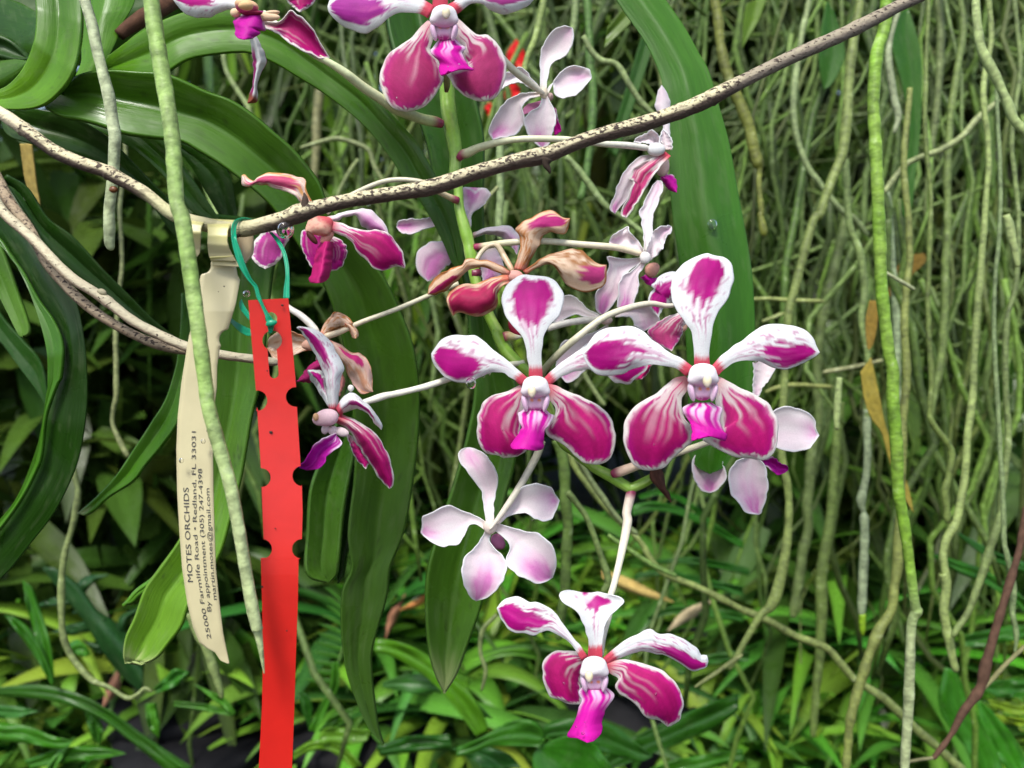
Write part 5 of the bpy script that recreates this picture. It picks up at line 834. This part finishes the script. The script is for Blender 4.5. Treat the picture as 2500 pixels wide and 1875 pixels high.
# ================================================================ GROUND, PATH, FAR THINGS
def grid_sheet(name, x0, x1, y0, y1, z, mat, nx, ny, amp, kind='structure'):
    X, Y = np.meshgrid(np.linspace(x0, x1, nx), np.linspace(y0, y1, ny), indexing='ij')
    Z = z + amp * (vn(X * 3, Y * 3) + .5 * vn(X * 9, Y * 9, 2) - .75)
    o = mesh(name, np.c_[X.ravel(), Y.ravel(), Z.ravel()], gridf(nx, ny), M[mat], None, smooth=True); tag(o, kind=kind); return o
grid_sheet('ground', -30, 30, -8, 60, -.03, 'soil', 160, 160, .03)
grid_sheet('path', -.1, 9, 2.1, 2.98, .012, 'path', 60, 20, .004)
o = mesh('path_edging', [(x, y, z) for x in (-.05, 9) for y in (2.98, 3.03) for z in (0, .05)], [(0, 1, 3, 2), (4, 6, 7, 5), (0, 4, 5, 1), (2, 3, 7, 6), (1, 5, 7, 3), (0, 2, 6, 4)], M['edging'], None, smooth=False)
b_ = o.modifiers.new('b', 'BEVEL'); b_.width = .01; tag(o, 'pale straight edging board along the far side of the grey path', 'edging')
tr = empty('tree_trunk', (.86, 1.5, 0)); tag(tr, 'thick mossy trunk standing at the right edge behind the roots', 'tree')
zs = np.linspace(-.05, 3.2, 60); W = np.c_[.86 + .03 * np.sin(zs * 2.6), 1.5 + 0 * zs, zs]
th = np.linspace(0, 2 * math.pi, 32, endpoint=False)
V = np.stack([W[:, None, 0] + (.030 + .012 * vn(zs[:, None] * 9, th[None] * 2)) * np.cos(th), W[:, None, 1] + (.030 + .012 * vn(zs[:, None] * 9, th[None] * 2)) * np.sin(th), W[:, None, 2] + 0 * th], -1).reshape(-1, 3)
mesh('trunk', V, gridf(60, 32, True), M['bark'], tr)

# leaf clumps: many small blades in one mesh
def blades(n, cen, spread, L, Wd, dirfn, cfn, droop=.4, seg=5, rnd=random.Random(3)):
    V = []; F = []; C = []; UV = []
    for _ in range(n):
        c = np.array([cen[k] + rnd.uniform(-1, 1) * spread[k] for k in range(3)]); dr = np.array(dirfn(rnd)); dr /= np.linalg.norm(dr)
        side = np.cross(dr, (rnd.uniform(-.4, .4), rnd.uniform(-.4, .4), 1)); side /= np.linalg.norm(side) + 1e-9
        l = L * rnd.uniform(.6, 1.3); w = Wd * rnd.uniform(.7, 1.3); b0 = len(V); cc = np.array(cfn(rnd))
        for i in range(seg + 1):
            t = i / seg; p = c + dr * l * t + np.array((0, 0, -droop * l * t * t)); ww = w * math.sin(math.pi * (.12 + .88 * t) ** .75) * .5 + (.001 if i < seg else 0)
            nrm = np.cross(side, dr)
            for q, k in ((-1, 0), (0, -.18), (1, 0)): V.append(p + side * ww * q + nrm * k * ww * 1.5); C.append(cc * (1.25 if q == 0 else 1)); UV.append((t * l * 4, q * .5))
        for i in range(seg):
            for k in range(2): a = b0 + i * 3 + k; F.append((a, a + 1, a + 4, a + 3))
    return np.array(V), F, np.array(C), np.array(UV)
def merge(lst):
    V, F, C, U = [], [], [], []; n = 0
    for v, f, c, u in lst: V.append(v); F += [tuple(i + n for i in q) for q in f]; C.append(c); U.append(u); n += len(v)
    return np.vstack(V), F, np.vstack(C), np.vstack(U)
rr = random.Random(11)
def anyd(r): return (r.gauss(0, 1), r.gauss(0, 1), r.gauss(-.2, .8))
# a wall of foliage closing the view, thin in places so that the sky sparkles through
def green(r, lo=.5, hi=1.): k = r.uniform(lo, hi); return (.055 * k + .02 * r.random(), .15 * k, .02 * k)
v = []
for cx in np.arange(-5.0, 5.6, .55):
    for cz in np.arange(.1, 3.9, .55):
        n = 130 if cz < 2.2 else 90
        if cx < .8 and cz > 1.3: n = int(n * .85)
        v.append(blades(n, (cx, 5.2 + rr.uniform(-.4, .4), cz), (.35, .5, .35), .26, .06, anyd, lambda r: green(r), .3, 4, rr))
V, F, C, U = merge(v); o = mesh('foliage', V, F, M['bgleaf'], None, C, U); tag(o, kind='stuff')
# unseen leaf canopy added overhead to darken everything beyond the flowers
v = []
for cx in np.arange(-3.2, 3.6, .5):
    for cy in np.arange(1.0, 5.2, .5):
        v.append(blades(42, (cx, cy, 3.3 + rr.uniform(-.2, .3)), (.3, .3, .15), .30, .10, lambda r: (r.gauss(0, 1), r.gauss(0, 1), r.gauss(0, .3)), lambda r: green(r), .3, 4, rr))
V, F, C, U = merge(v); o = mesh('added_shade_canopy', V, F, M['bgleaf'], None, C, U); tag(o, kind='stuff')

# ================================================================ THE TANGLE OF ROOTS
def wroot(x, y, ztop, length, r, lean, rnd, sides=6, seg=None, kink=.028):
    seg = seg or max(8, int(length / .035)); t = np.linspace(0, 1, seg); ph = rnd.uniform(0, 50)
    W = np.c_[x + lean[0] * length * t + kink * ((vn(t * length * 9, 0 * t + ph) - .5) * 2 + (vn(t * length * 25, 0 * t + ph + 7) - .5) * .7),
              y + lean[1] * length * t + kink * (vn(t * length * 7, 0 * t + ph + 3) - .5) * 2, ztop - length * t * math.sqrt(max(.02, 1 - lean[0] ** 2 * .5))]
    R = r * (1 + .2 * (vn(t * length * 40, 0 * t + ph) - .5)) * np.where(t > .97, .6, 1)
    return W, R
def rcol(r, dark=1.):
    k = r.random(); base = [(.20, .23, .09), (.26, .28, .13), (.34, .35, .22), (.16, .21, .06), (.24, .22, .10), (.30, .36, .12)][r.randrange(6)]
    return np.array(base) * np.array((.60, .92, .34)) * (.6 + .6 * k) * dark
rr = random.Random(5)
def root_x(rnd, d, mode):
    """world x for a share of the picture: mode 0 right tangle, 1 middle, 2 left"""
    u = {0: rnd.uniform(1780, 2560), 1: rnd.uniform(1180, 1800), 2: rnd.uniform(560, 1200)}[mode]
    return (u - 1250) / 1250 * .6 * d
GRP = ['thin roots hanging in the tangle on the right', 'thin roots hanging behind the blooms in the middle', 'thin roots hanging behind the arching leaves on the left']
LBL = ['thin olive root among many alike in the dense tangle on the right', 'thin olive root among many alike behind the middle blooms', 'thin pale root among many alike behind the arching leaves']
for mode, cnt in ((0, 85), (1, 42), (2, 26)):
    for i in range(cnt):
        d = rr.uniform(.62, 1.25); y = d; x = root_x(rr, d, mode)
        top = CAM[2] + rr.choice([.55, .6, .25, .1, -.0]) * d * rr.uniform(.7, 1.1); ln = rr.uniform(.35, .95) * d
        if mode != 0: ln *= .75
        if mode == 1: ln = max(.1, min(ln, top - P(1500, 990, d)[2]))
        if rr.random() < .78: lean = (rr.gauss(0, .14), rr.gauss(0, .1))
        else: lean = (rr.choice([-1, 1]) * rr.uniform(.6, 1.3), rr.gauss(0, .2)); ln *= .4
        W, R = wroot(x, y, top, ln, rr.uniform(.0013, .0032) , lean, rr)
        V, F, C, U = tubew(None, W, R, None, rcol(rr, .66) * (.5 + 1.0 * vn(np.linspace(0, 6, len(W)), np.zeros(len(W)) + rr.random() * 90)[:, None]), sides=7)
        o = mesh('aerial_root', V, F, M['root'], None, C, U); tag(o, LBL[mode], 'root', GRP[mode])
v = []
for i in range(2500):
    d = rr.uniform(1.0, 2.6); mode = rr.choices([0, 1, 2], [.56, .22, .22])[0]; x = root_x(rr, d, mode)
    px = 1250 + x / (.6 * d) * 1250
    if vn(px / 60, d * 3, 9) < .44: continue
    top = CAM[2] + rr.uniform(-.15, .6) * d
    ln = min(top - .1, rr.uniform(.25, 1.1))
    if 1330 < px < 1900: ln = min(ln, top - P(px, 990, d)[2])
    if ln < .08: continue
    if rr.random() < .52: lean = (rr.gauss(0, .26), rr.gauss(0, .1))
    else: lean = (rr.choice([-1, 1]) * rr.uniform(.5, 1.7), rr.gauss(0, .2)); ln *= .35
    W, R = wroot(x, d, top, max(.1, ln), rr.choice([.0014, .002, .0026, .0038]) * rr.uniform(.8, 1.1), lean, rr, kink=.05)
    v.append(tubew(None, W, R, None, rcol(rr, .66) * (.55 + .9 * vn(np.linspace(0, 5, len(W)), np.zeros(len(W)) + rr.random() * 90)[:, None]), sides=5, cap=False))
V, F, C, U = merge(v); o = mesh('root_tangle', V, F, M['root'], None, C, U); tag(o, kind='stuff')
# bright narrow leaves hanging among the far roots at the upper left and middle
v = []
for i in range(420):
    d = rr.uniform(1.4, 2.8); px = rr.choice([rr.uniform(500, 1500), rr.uniform(1500, 2500)]); py = rr.uniform(-60, 750) if px < 1500 else rr.uniform(-60, 960)
    c = P(px, py, d)
    v.append(blades(2, c, (.03, .05, .05), .20, .022, lambda r: (r.gauss(0, .25), r.gauss(0, .3), -1), lambda r: (.12 + .10 * r.random(), .26 + .12 * r.random(), .03) if r.random() < .6 else green(r), .1, 6, rr))
V, F, C, U = merge(v); o = mesh('hanging_foliage', V, F, M['bgleaf'], None, C, U); tag(o, kind='stuff')

# dark leafy growth in the depth between the roots
v = []
for (n, x0, x1, y0, y1, d0, d1, L_, cf) in ((900, -250, 720, 420, 1500, 1.0, 1.9, .15, lambda r: green(r, .30, .75)), (900, 450, 1500, -60, 1150, 1.7, 2.9, .17, lambda r: green(r, .35, 1.0)), (1200, 1500, 2650, -60, 1050, 1.3, 2.8, .17, lambda r: green(r, .2, .6)), (700, 1750, 2650, 850, 1500, 1.1, 2.1, .17, lambda r: green(r, .4, 1.2))):
    for i in range(n):
        d = rr.uniform(d0, d1); px, py = rr.uniform(x0, x1), rr.uniform(y0, y1)
        if vn(px / 170, py / 170, 4) < .38 or (1330 < px < 1960 and 980 < py < 1420): continue
        v.append(blades(5, P(px, py, d), (.07, .06, .07), L_, .035, lambda r: (r.gauss(0, .8), r.gauss(0, .6), r.gauss(-.3, .8)), cf, .35, 5, rr))
V, F, C, U = merge(v); o = mesh('undergrowth', V, F, M['bgleaf'], None, C, U); tag(o, kind='stuff')

# ================================================================ PLANTS ON THE GROUND
def strap_plant(name, label, group, x, y, z, n, L, Wd, colf, rnd, pot=False, up=.5, droop=.55, cat='plant'):
    e = empty(name, (x, y, 0)); tag(e, label, cat, group)
    a0 = rnd.uniform(0, 6); v = []
    for k in range(n):
        a = a0 + k * 2.4; el = rnd.uniform(.25, 1.1) * up
        v.append(blades(1, (x, y, z), (.01, .01, .01), L * rnd.uniform(.75, 1.15), Wd, lambda r: (math.cos(a), math.sin(a), el + .25), colf, droop, 12, rnd))
    V, F, C, U = merge(v); mesh('foliage', V, F, M['bgleaf'], e, C, U, solid=.0008)
    mesh('stem', *ring_cyl(x, y, -.02, z + .01, .008, .006, 8), M['stem'], e, np.tile((.12, .2, .04), (16, 1)))
    if pot:
        V, F = ring_cyl(x, y, .0, max(.1, z - .01), .065, .085, 28); mesh('pot', V, F, M['pot'], e)
        V, F = ring_cyl(x, y, max(.1, z - .01) - .018, max(.1, z - .01) + .003, .091, .091, 28); mesh('pot_rim', V, F, M['pot'], e)
    return e
def ring_cyl(x, y, z0, z1, r0, r1, n):
    th = np.linspace(0, 2 * math.pi, n, endpoint=False)
    V = np.vstack([np.c_[x + r0 * np.cos(th), y + r0 * np.sin(th), z0 + 0 * th], np.c_[x + r1 * np.cos(th), y + r1 * np.sin(th), z1 + 0 * th]])
    return V, gridf(2, n, True) + [tuple(range(n))[::-1], tuple(range(n, 2 * n))]
pr = random.Random(21)
BG = lambda r: (.07 + .07 * r.random(), .23 + .13 * r.random(), .02 + .02 * r.random())
DG = lambda r: (.025 + .03 * r.random(), .10 + .06 * r.random(), .02)
YG = lambda r: (.16 + .08 * r.random(), .32 + .1 * r.random(), .035)
spots = []
for i in range(105):
    d = pr.uniform(.95, 2.6); px = pr.uniform(-250, 2750); x = (px - 1250) / 1250 * .6 * d
    if d > 1.7 and px > 1200: continue
    if d > 1.35 and 1300 < px < 1950: continue
    spots.append((d, x))
spots.sort()
for i, (d, x) in enumerate(spots):
    px = 1250 + x / (.6 * d) * 1250; z = pr.uniform(.06, .16); cf = pr.choice([BG, BG, DG, YG, BG]) if px > 650 or d < 1.2 else pr.choice([DG, DG, BG])
    strap_plant('strap_leaved_plant', 'grassy strap leaved plant among many alike covering the ground', 'strap leaved plants on the ground', x, d, z, pr.randrange(9, 17), pr.uniform(.20, .42), pr.uniform(.014, .034), cf, pr, pot=pr.random() < .35, up=pr.uniform(.5, 1.4), droop=pr.uniform(.3, .8))
for i in range(16):
    d = pr.uniform(1.15, 1.9); px = pr.uniform(1960, 2750); x = (px - 1250) / 1250 * .6 * d
    strap_plant('long_strap_plant', 'long arching strap leaved plant among several alike at the lower right', 'long leaved plants at the lower right', x, d, pr.uniform(.14, .26), pr.randrange(8, 13), pr.uniform(.38, .55), pr.uniform(.022, .04), pr.choice([BG, DG, DG]), pr, pot=True, up=pr.uniform(.5, 1.2), droop=pr.uniform(.35, .7))
for i in range(26):
    d = pr.uniform(.95, 1.45); px = pr.uniform(-200, 1300); x = (px - 1250) / 1250 * .6 * d
    strap_plant('strap_leaved_plant', 'grassy strap leaved plant among many alike covering the ground', 'strap leaved plants on the ground', x, d, pr.uniform(.08, .2), pr.randrange(10, 16), pr.uniform(.2, .34), pr.uniform(.016, .03), pr.choice([BG, BG, YG, DG]), pr, up=pr.uniform(.5, 1.3), droop=pr.uniform(.4, .8))
# low ground cover
v = []
for i in range(550):
    d = pr.uniform(.95, 2.0); px = pr.uniform(-300, 2800); x = (px - 1250) / 1250 * .6 * d
    v.append(blades(3, (x, d, .06), (.03, .03, .05), .065, .045, lambda r: (r.gauss(0, 1), r.gauss(0, 1), r.uniform(.0, 1.)), lambda r: (BG if r.random() < .5 else DG)(r), .4, 5, pr))
for i in range(500):
    d = pr.uniform(.95, 2.0); px = pr.uniform(-300, 2800); x = (px - 1250) / 1250 * .6 * d
    v.append(blades(2, (x, d, .02), (.03, .03, .01), .07, .016, lambda r: (r.gauss(0, 1), r.gauss(0, 1), .1), lambda r: (.20 * r.random() + .08, .10, .04), .1, 4, pr))
for i in range(1500):
    d = pr.uniform(.95, 1.5); px = pr.uniform(-250, 2750); x = (px - 1250) / 1250 * .6 * d
    v.append(blades(2, (x, d, .07), (.03, .03, .03), .13, .014, lambda r: (r.gauss(0, 1), r.gauss(0, 1), r.uniform(.2, 1.6)), lambda r: (BG if r.random() < .6 else YG)(r), .5, 5, pr))
for i in range(2600):
    d = pr.uniform(.9, 2.7); px = pr.uniform(-300, 2800); x = (px - 1250) / 1250 * .6 * d
    if d > 1.6 and px > 1150: continue
    v.append(blades(2, (x, d, .02), (.03, .03, .02), .10, .022, lambda r: (r.gauss(0, 1), r.gauss(0, 1), r.uniform(.3, 1.4)), lambda r: (BG if r.random() < .6 else DG)(r), .4, 4, pr))
V, F, C, U = merge(v); o = mesh('ground_cover', V, F, M['bgleaf'], None, C, U); tag(o, kind='stuff')
# traced ones, near the bottom edge
def bplant(name, label, fr, leaves, d, cat='plant', mat='bgleaf'):
    q0 = tp(fr, leaves[0][0])[0]; e = empty(name, P(q0[0], q0[1], d)); tag(e, label, cat)
    for i, (l, r, c) in enumerate(leaves):
        loft('leaf', 'B3' if l.startswith('B3:') else fr, l, r, d + .004 * i, e, c_leaf(c, rib=.5, spots=.15), mat, nu=36, nv=16, solid=.001, cup=6, fold=-8, rip=5, seed=300 + i)
    return e
bplant('broadleaf_plant', 'soft light green broad leaved plant directly below the lowest bloom', 'B3',
       [('600,1400 580,1320 480,1258 300,1285 100,1400 -120,1490', '600,1410 560,1480 400,1478 150,1480 0,1540 -120,1560', (.07, .24, .035)),
        ('570,1480 700,1420 850,1390 1000,1440 1100,1560 1180,1700 1230,1850', '560,1490 515,1560 520,1700 600,1850 900,1950 1230,1850', (.06, .25, .03)),
        ('600,1400 620,1300 800,1250 1000,1262 1200,1320 1400,1480 1500,1560', '600,1410 800,1440 1000,1500 1200,1560 1400,1600 1500,1560', (.045, .17, .03)),
        ('580,1470 620,1420 690,1375', '600,1480 660,1430 690,1375', (.09, .28, .04)),
        ('100,1659 -40,1560 -150,1500', '420,1659 300,1540 100,1480 -150,1500', (.04, .16, .05))], .62)
bplant('long_leaved_plant', 'dark green plant with long glossy leaves reaching right behind the lowest bloom', 'B3',
       [('1000,1659 1200,1480 1500,1330 1900,1150 2212,1040', '1100,1700 1250,1640 1600,1500 2000,1330 2212,1180', (.035, .13, .02)),
        ('1400,1700 1700,1590 2000,1540 2250,1500', '1500,1800 1800,1720 2050,1640 2250,1600', (.07, .24, .03)),
        ('1700,870 1900,750 2100,700 2300,700', '1720,900 1900,820 2100,790 2300,780', (.05, .18, .03))], .78)
bplant('curved_leaf_plant', 'bright light green arching leaf plant left of the broad leaved one', 'B2',
       [('2180,1350 2100,1150 1950,950 1750,780 1550,660 1350,600 1235,590', '2080,1400 1960,1240 1850,1100 1700,940 1500,800 1350,720 1235,700', (.14, .34, .03)),
        ('1250,1350 1000,1330 830,1330 780,1390', '1170,1370 1150,1440 900,1470 780,1450', (.20, .38, .06)),
        ('560,1530 700,1440 850,1440 1000,1500 1130,1640', '560,1600 700,1520 850,1510 950,1570 1050,1659', (.18, .34, .03)),
        ('1250,1480 1500,1400 1850,1380', '1280,1560 1600,1520 1880,1500', (.03, .13, .02)),
        ('2212,1250 2000,1050 1750,890 1500,890 1300,950', '2000,1200 1800,1030 1600,1050 1300,990', (.07, .22, .07)),
        ('690,1350 760,1180 860,1000 880,780', '740,1360 830,1200 930,1000 935,780', (.08, .25, .03)),
        ('700,1340 640,1200 600,1040', '690,1340 720,1180 680,1050 600,1040', (.03, .13, .02)),
        ('780,1350 900,1220 1100,1150', '800,1370 950,1280 1120,1180', (.10, .28, .04))], .74)
bplant('glossy_leaved_plant', 'plant with broad wet glossy leaves in the bottom right corner', 'B4',
       [('1600,880 1550,1150 1640,1350 1760,1500 1850,1750', '1680,900 1790,1120 1900,1330 2010,1550 2080,1750', (.06, .24, .03)),
        ('1850,1150 1880,1300 1980,1500 2120,1750', '1870,1140 1990,1250 2150,1450 2300,1750', (.06, .26, .03)),
        ('1500,0 1700,60 1900,130 2100,260 2300,420', '1500,20 1700,150 1900,230 2080,350 2300,520', (.05, .20, .03)),
        ('1700,-160 1850,-80 2000,0 2250,80', '1700,-140 1850,-20 2000,70 2250,170', (.04, .16, .04)),
        ('1750,640 1900,600 2100,560 2300,560', '1760,720 1900,720 2100,680 2300,660', (.05, .19, .03)),
        ('1900,1010 2050,980 2300,960', '1900,1060 2050,1120 2300,1100', (.045, .17, .03)),
        ('1930,1130 2050,1140 2300,1190', '1950,1170 2100,1240 2300,1260', (.30, .42, .05)),
        ('1980,1240 2100,1260 2300,1290', '1990,1280 2100,1320 2300,1350', (.34, .45, .05))], .72)
bplant('arching_strap_plant', 'plant whose narrow green leaves arch over the grey path right of the stem tip', 'N3',
       [('1330,1300 1500,1270 1700,1310 1950,1420 2250,1600', '1330,1380 1500,1345 1700,1370 1950,1490 2250,1660', (.05, .22, .03)),
        ('1380,1220 1550,1170 1700,1210 1850,1300 1990,1430', '1400,1250 1550,1210 1690,1250 1830,1340 1980,1440', (.05, .24, .03)),
        ('B3: 1350,60 1550,20 1800,60 2250,160', '1350,100 1550,70 1800,120 2250,240', (.04, .18, .03)),
        ('B3: 1500,-60 1800,-80 2100,-40 2300,10', '1500,-30 1800,-30 2100,20 2300,70', (.04, .17, .03)),
        ('B3: 1450,420 1650,330 1900,330 2250,380', '1480,440 1650,390 1900,400 2250,460', (.045, .18, .03))], .92)
bplant('small_leaf_plant', 'small strap leaved seedling in the bottom left corner', 'B1',
       [('430,980 300,750 180,580 40,400', '440,960 380,760 250,520 130,420 40,400', (.05, .19, .02)),
        ('400,900 300,600 220,300 190,110', '450,960 430,700 350,400 270,180 190,110', (.06, .22, .025)),
        ('-60,1280 200,1310 450,1400 600,1430', '-60,1440 200,1450 500,1500 600,1430', (.07, .26, .025)),
        ('-100,1000 300,970 600,1030 900,1180 1200,1400 1600,1659', '-100,1050 250,1080 500,1120 800,1230 1100,1450 1400,1700', (.045, .15, .02)),
        ('380,1680 450,1560 620,1400', '450,1680 520,1560 620,1400', (.13, .36, .09)),
        ('200,1600 500,1500 800,1480 1040,1540', '250,1659 600,1610 850,1580 1040,1540', (.06, .22, .02)),
        ('-80,1130 150,1150 310,1190', '-80,1250 150,1240 310,1190', (.08, .26, .09)),
        ('700,1200 760,1400 830,1460', '790,1190 850,1340 830,1460', (.06, .20, .03)),
        ('1200,1130 1230,1320 1310,1405', '1290,1120 1320,1280 1310,1405', (.10, .30, .04)),
        ('600,700 570,640 640,600 700,640 745,720', '640,720 700,740 745,720', (.08, .28, .04)),
        ('1270,1000 1380,900 1450,840 1560,870', '1300,1040 1450,980 1560,870', (.06, .24, .04)),
        ('1930,1220 1750,1080 1610,970', '1950,1200 1850,1080 1610,970', (.10, .30, .04)),
        ('1920,1230 1700,1190 1440,1150', '1930,1190 1700,1130 1440,1110', (.09, .26, .04))], .70)
# lobed blue green fern leaf
fern = empty('lobed_fern', fpt('B1', 900, 500, .80)); tag(fern, 'blue green lobed fern frond in the dark lower left', 'fern')
for i, (l, r) in enumerate([('1180,1050 1010,900 850,700 700,450 500,200 350,0', '1190,800 1090,600 950,450 800,350 650,150 450,0'), ('900,560 780,360 600,380', '860,420 700,330 600,380'), ('1000,620 1060,420 1180,330', '960,520 1000,400 1180,330'), ('760,440 560,480 430,540', '780,520 600,560 430,540'), ('650,300 750,150 900,60', '600,200 700,80 900,60'), ('560,250 420,260 280,330', '590,330 430,340 280,330'), ('900,600 780,620 680,600', '960,680 800,700 680,600')]):
    loft('frond_lobe', 'B1', l, r, .80 + .003 * i, fern, c_leaf((.03, .10, .05), rib=.4), 'bgleaf', nu=30, nv=12, cup=8, rip=8, solid=.001, seed=i)
# feathery fern behind the red tag
ff = empty('feather_fern', fpt('B2', 950, 600, .78)); tag(ff, 'feathery green fern frond right of the red tag', 'fern')
tube('midrib', 'B2', '860,1000,20 930,800,22 985,600,20 990,400,16 960,250,10', .78, ff, c=(.10, .20, .04), mat='stem')
for i in range(11):
    y = 930 - i * 66; x0 = 935 + 45 * math.sin(i / 4); ln = 300 - 14 * i if i < 8 else 150
    loft('pinna', 'B2', f'{x0},{y} {x0 - ln / 2},{y - 10 - i * 7} {x0 - ln},{y - 10 - i * 10}', f'{x0},{y + 26} {x0 - ln / 2},{y + 26 - i * 7} {x0 - ln},{y - 10 - i * 10}', .78, ff, c_leaf((.08, .24, .04)), 'bgleaf', nu=14, nv=6, seed=i)
# pots at the bottom edge
for lb, px, py, d, r in (('black plastic pot at the bottom, left of the red tag', 470, 1795, .98, .085), ('black plastic pot at the bottom edge, right of the red tag', 760, 1850, 1.0, .08)):
    c = P(px, py, d); e = empty('plant_pot', (c[0], c[1], 0)); tag(e, lb, 'pot')
    V, F = ring_cyl(c[0], c[1], 0, c[2] - .02, r * .75, r * .96, 36); mesh('pot_wall', V, F, M['pot'], e)
    V, F = ring_cyl(c[0], c[1], c[2] - .022, c[2], r, r, 36); mesh('pot_rim', V, F, M['pot'], e)
# pointed dead leaves lying on the ground
for i, (px, py) in enumerate(((1020, 1465), (960, 1500), (270, 1680), (1720, 1490), (1530, 1440))):
    lb = ['orange dead leaf lying beside the scarred hanging leaf', 'brown curled dead leaf next to the orange one', 'reddish brown dead leaf in the bottom left plants', 'tan curled dead leaf right of the lowest bloom', 'long yellow dead leaf above the lowest bloom'][i]
    l, r = [(f'{px - 45},{py + 25} {px},{py - 5} {px + 45},{py - 30}', f'{px - 45},{py + 25} {px + 5},{py + 14} {px + 45},{py - 30}'), (f'{px - 20},{py + 60} {px - 10},{py} {px + 30},{py - 50}', f'{px - 20},{py + 60} {px + 14},{py} {px + 30},{py - 50}'), (f'{px - 20},{py + 50} {px - 10},{py} {px + 20},{py - 50}', f'{px - 20},{py + 50} {px + 22},{py} {px + 20},{py - 50}'), (f'{px - 90},{py + 50} {px - 50},{py} {px + 30},{py - 30}', f'{px - 90},{py + 50} {px - 30},{py + 20} {px + 30},{py - 30}'), (f'{px - 60},{py - 50} {px + 10},{py - 25} {px + 115},{py + 30}', f'{px - 60},{py - 30} {px + 10},{py + 8} {px + 115},{py + 30}')][i]
    o = loft('dead_leaf', 'p', l, r, [.95, .97, .9, .85, .9][i], None, c_plain([(.48, .20, .06), (.30, .14, .08), (.30, .15, .09), (.46, .38, .22), (.52, .38, .12)][i], .3), 'dry', nu=24, nv=8, cup=6, rip=8, solid=.001, seed=i + 70); tag(o, lb, 'dead leaf')
# hanging scrap of grey-green pipe rails beyond the path, pale stones
for i in range(16):
    c = P(pr.uniform(1400, 2400), pr.uniform(1180, 1420), 2.6); 
    y_ = pr.uniform(2.15, 2.9); x_ = pr.uniform(.3, 2.4)
    import bmesh
    bm = bmesh.new(); bmesh.ops.create_icosphere(bm, subdivisions=2, radius=1); n_ = np.array([q.co[:] for q in bm.verts]); F = [tuple(q.index for q in f_.verts) for f_ in bm.faces]; bm.free()
    s_ = pr.uniform(.012, .03); V = n_ * (1 + .3 * (vn(n_[:, 0] * 2, n_[:, 1] * 2, i)[:, None] - .5)) * np.array((s_, s_ * .8, s_ * .5)) + np.array((x_, y_, .02))
    o = mesh('pebble', V, F, M['path'], None, loc=V.mean(0)); tag(o, 'pale pebble among several alike on the grey path', 'pebble', 'pebbles on the path')
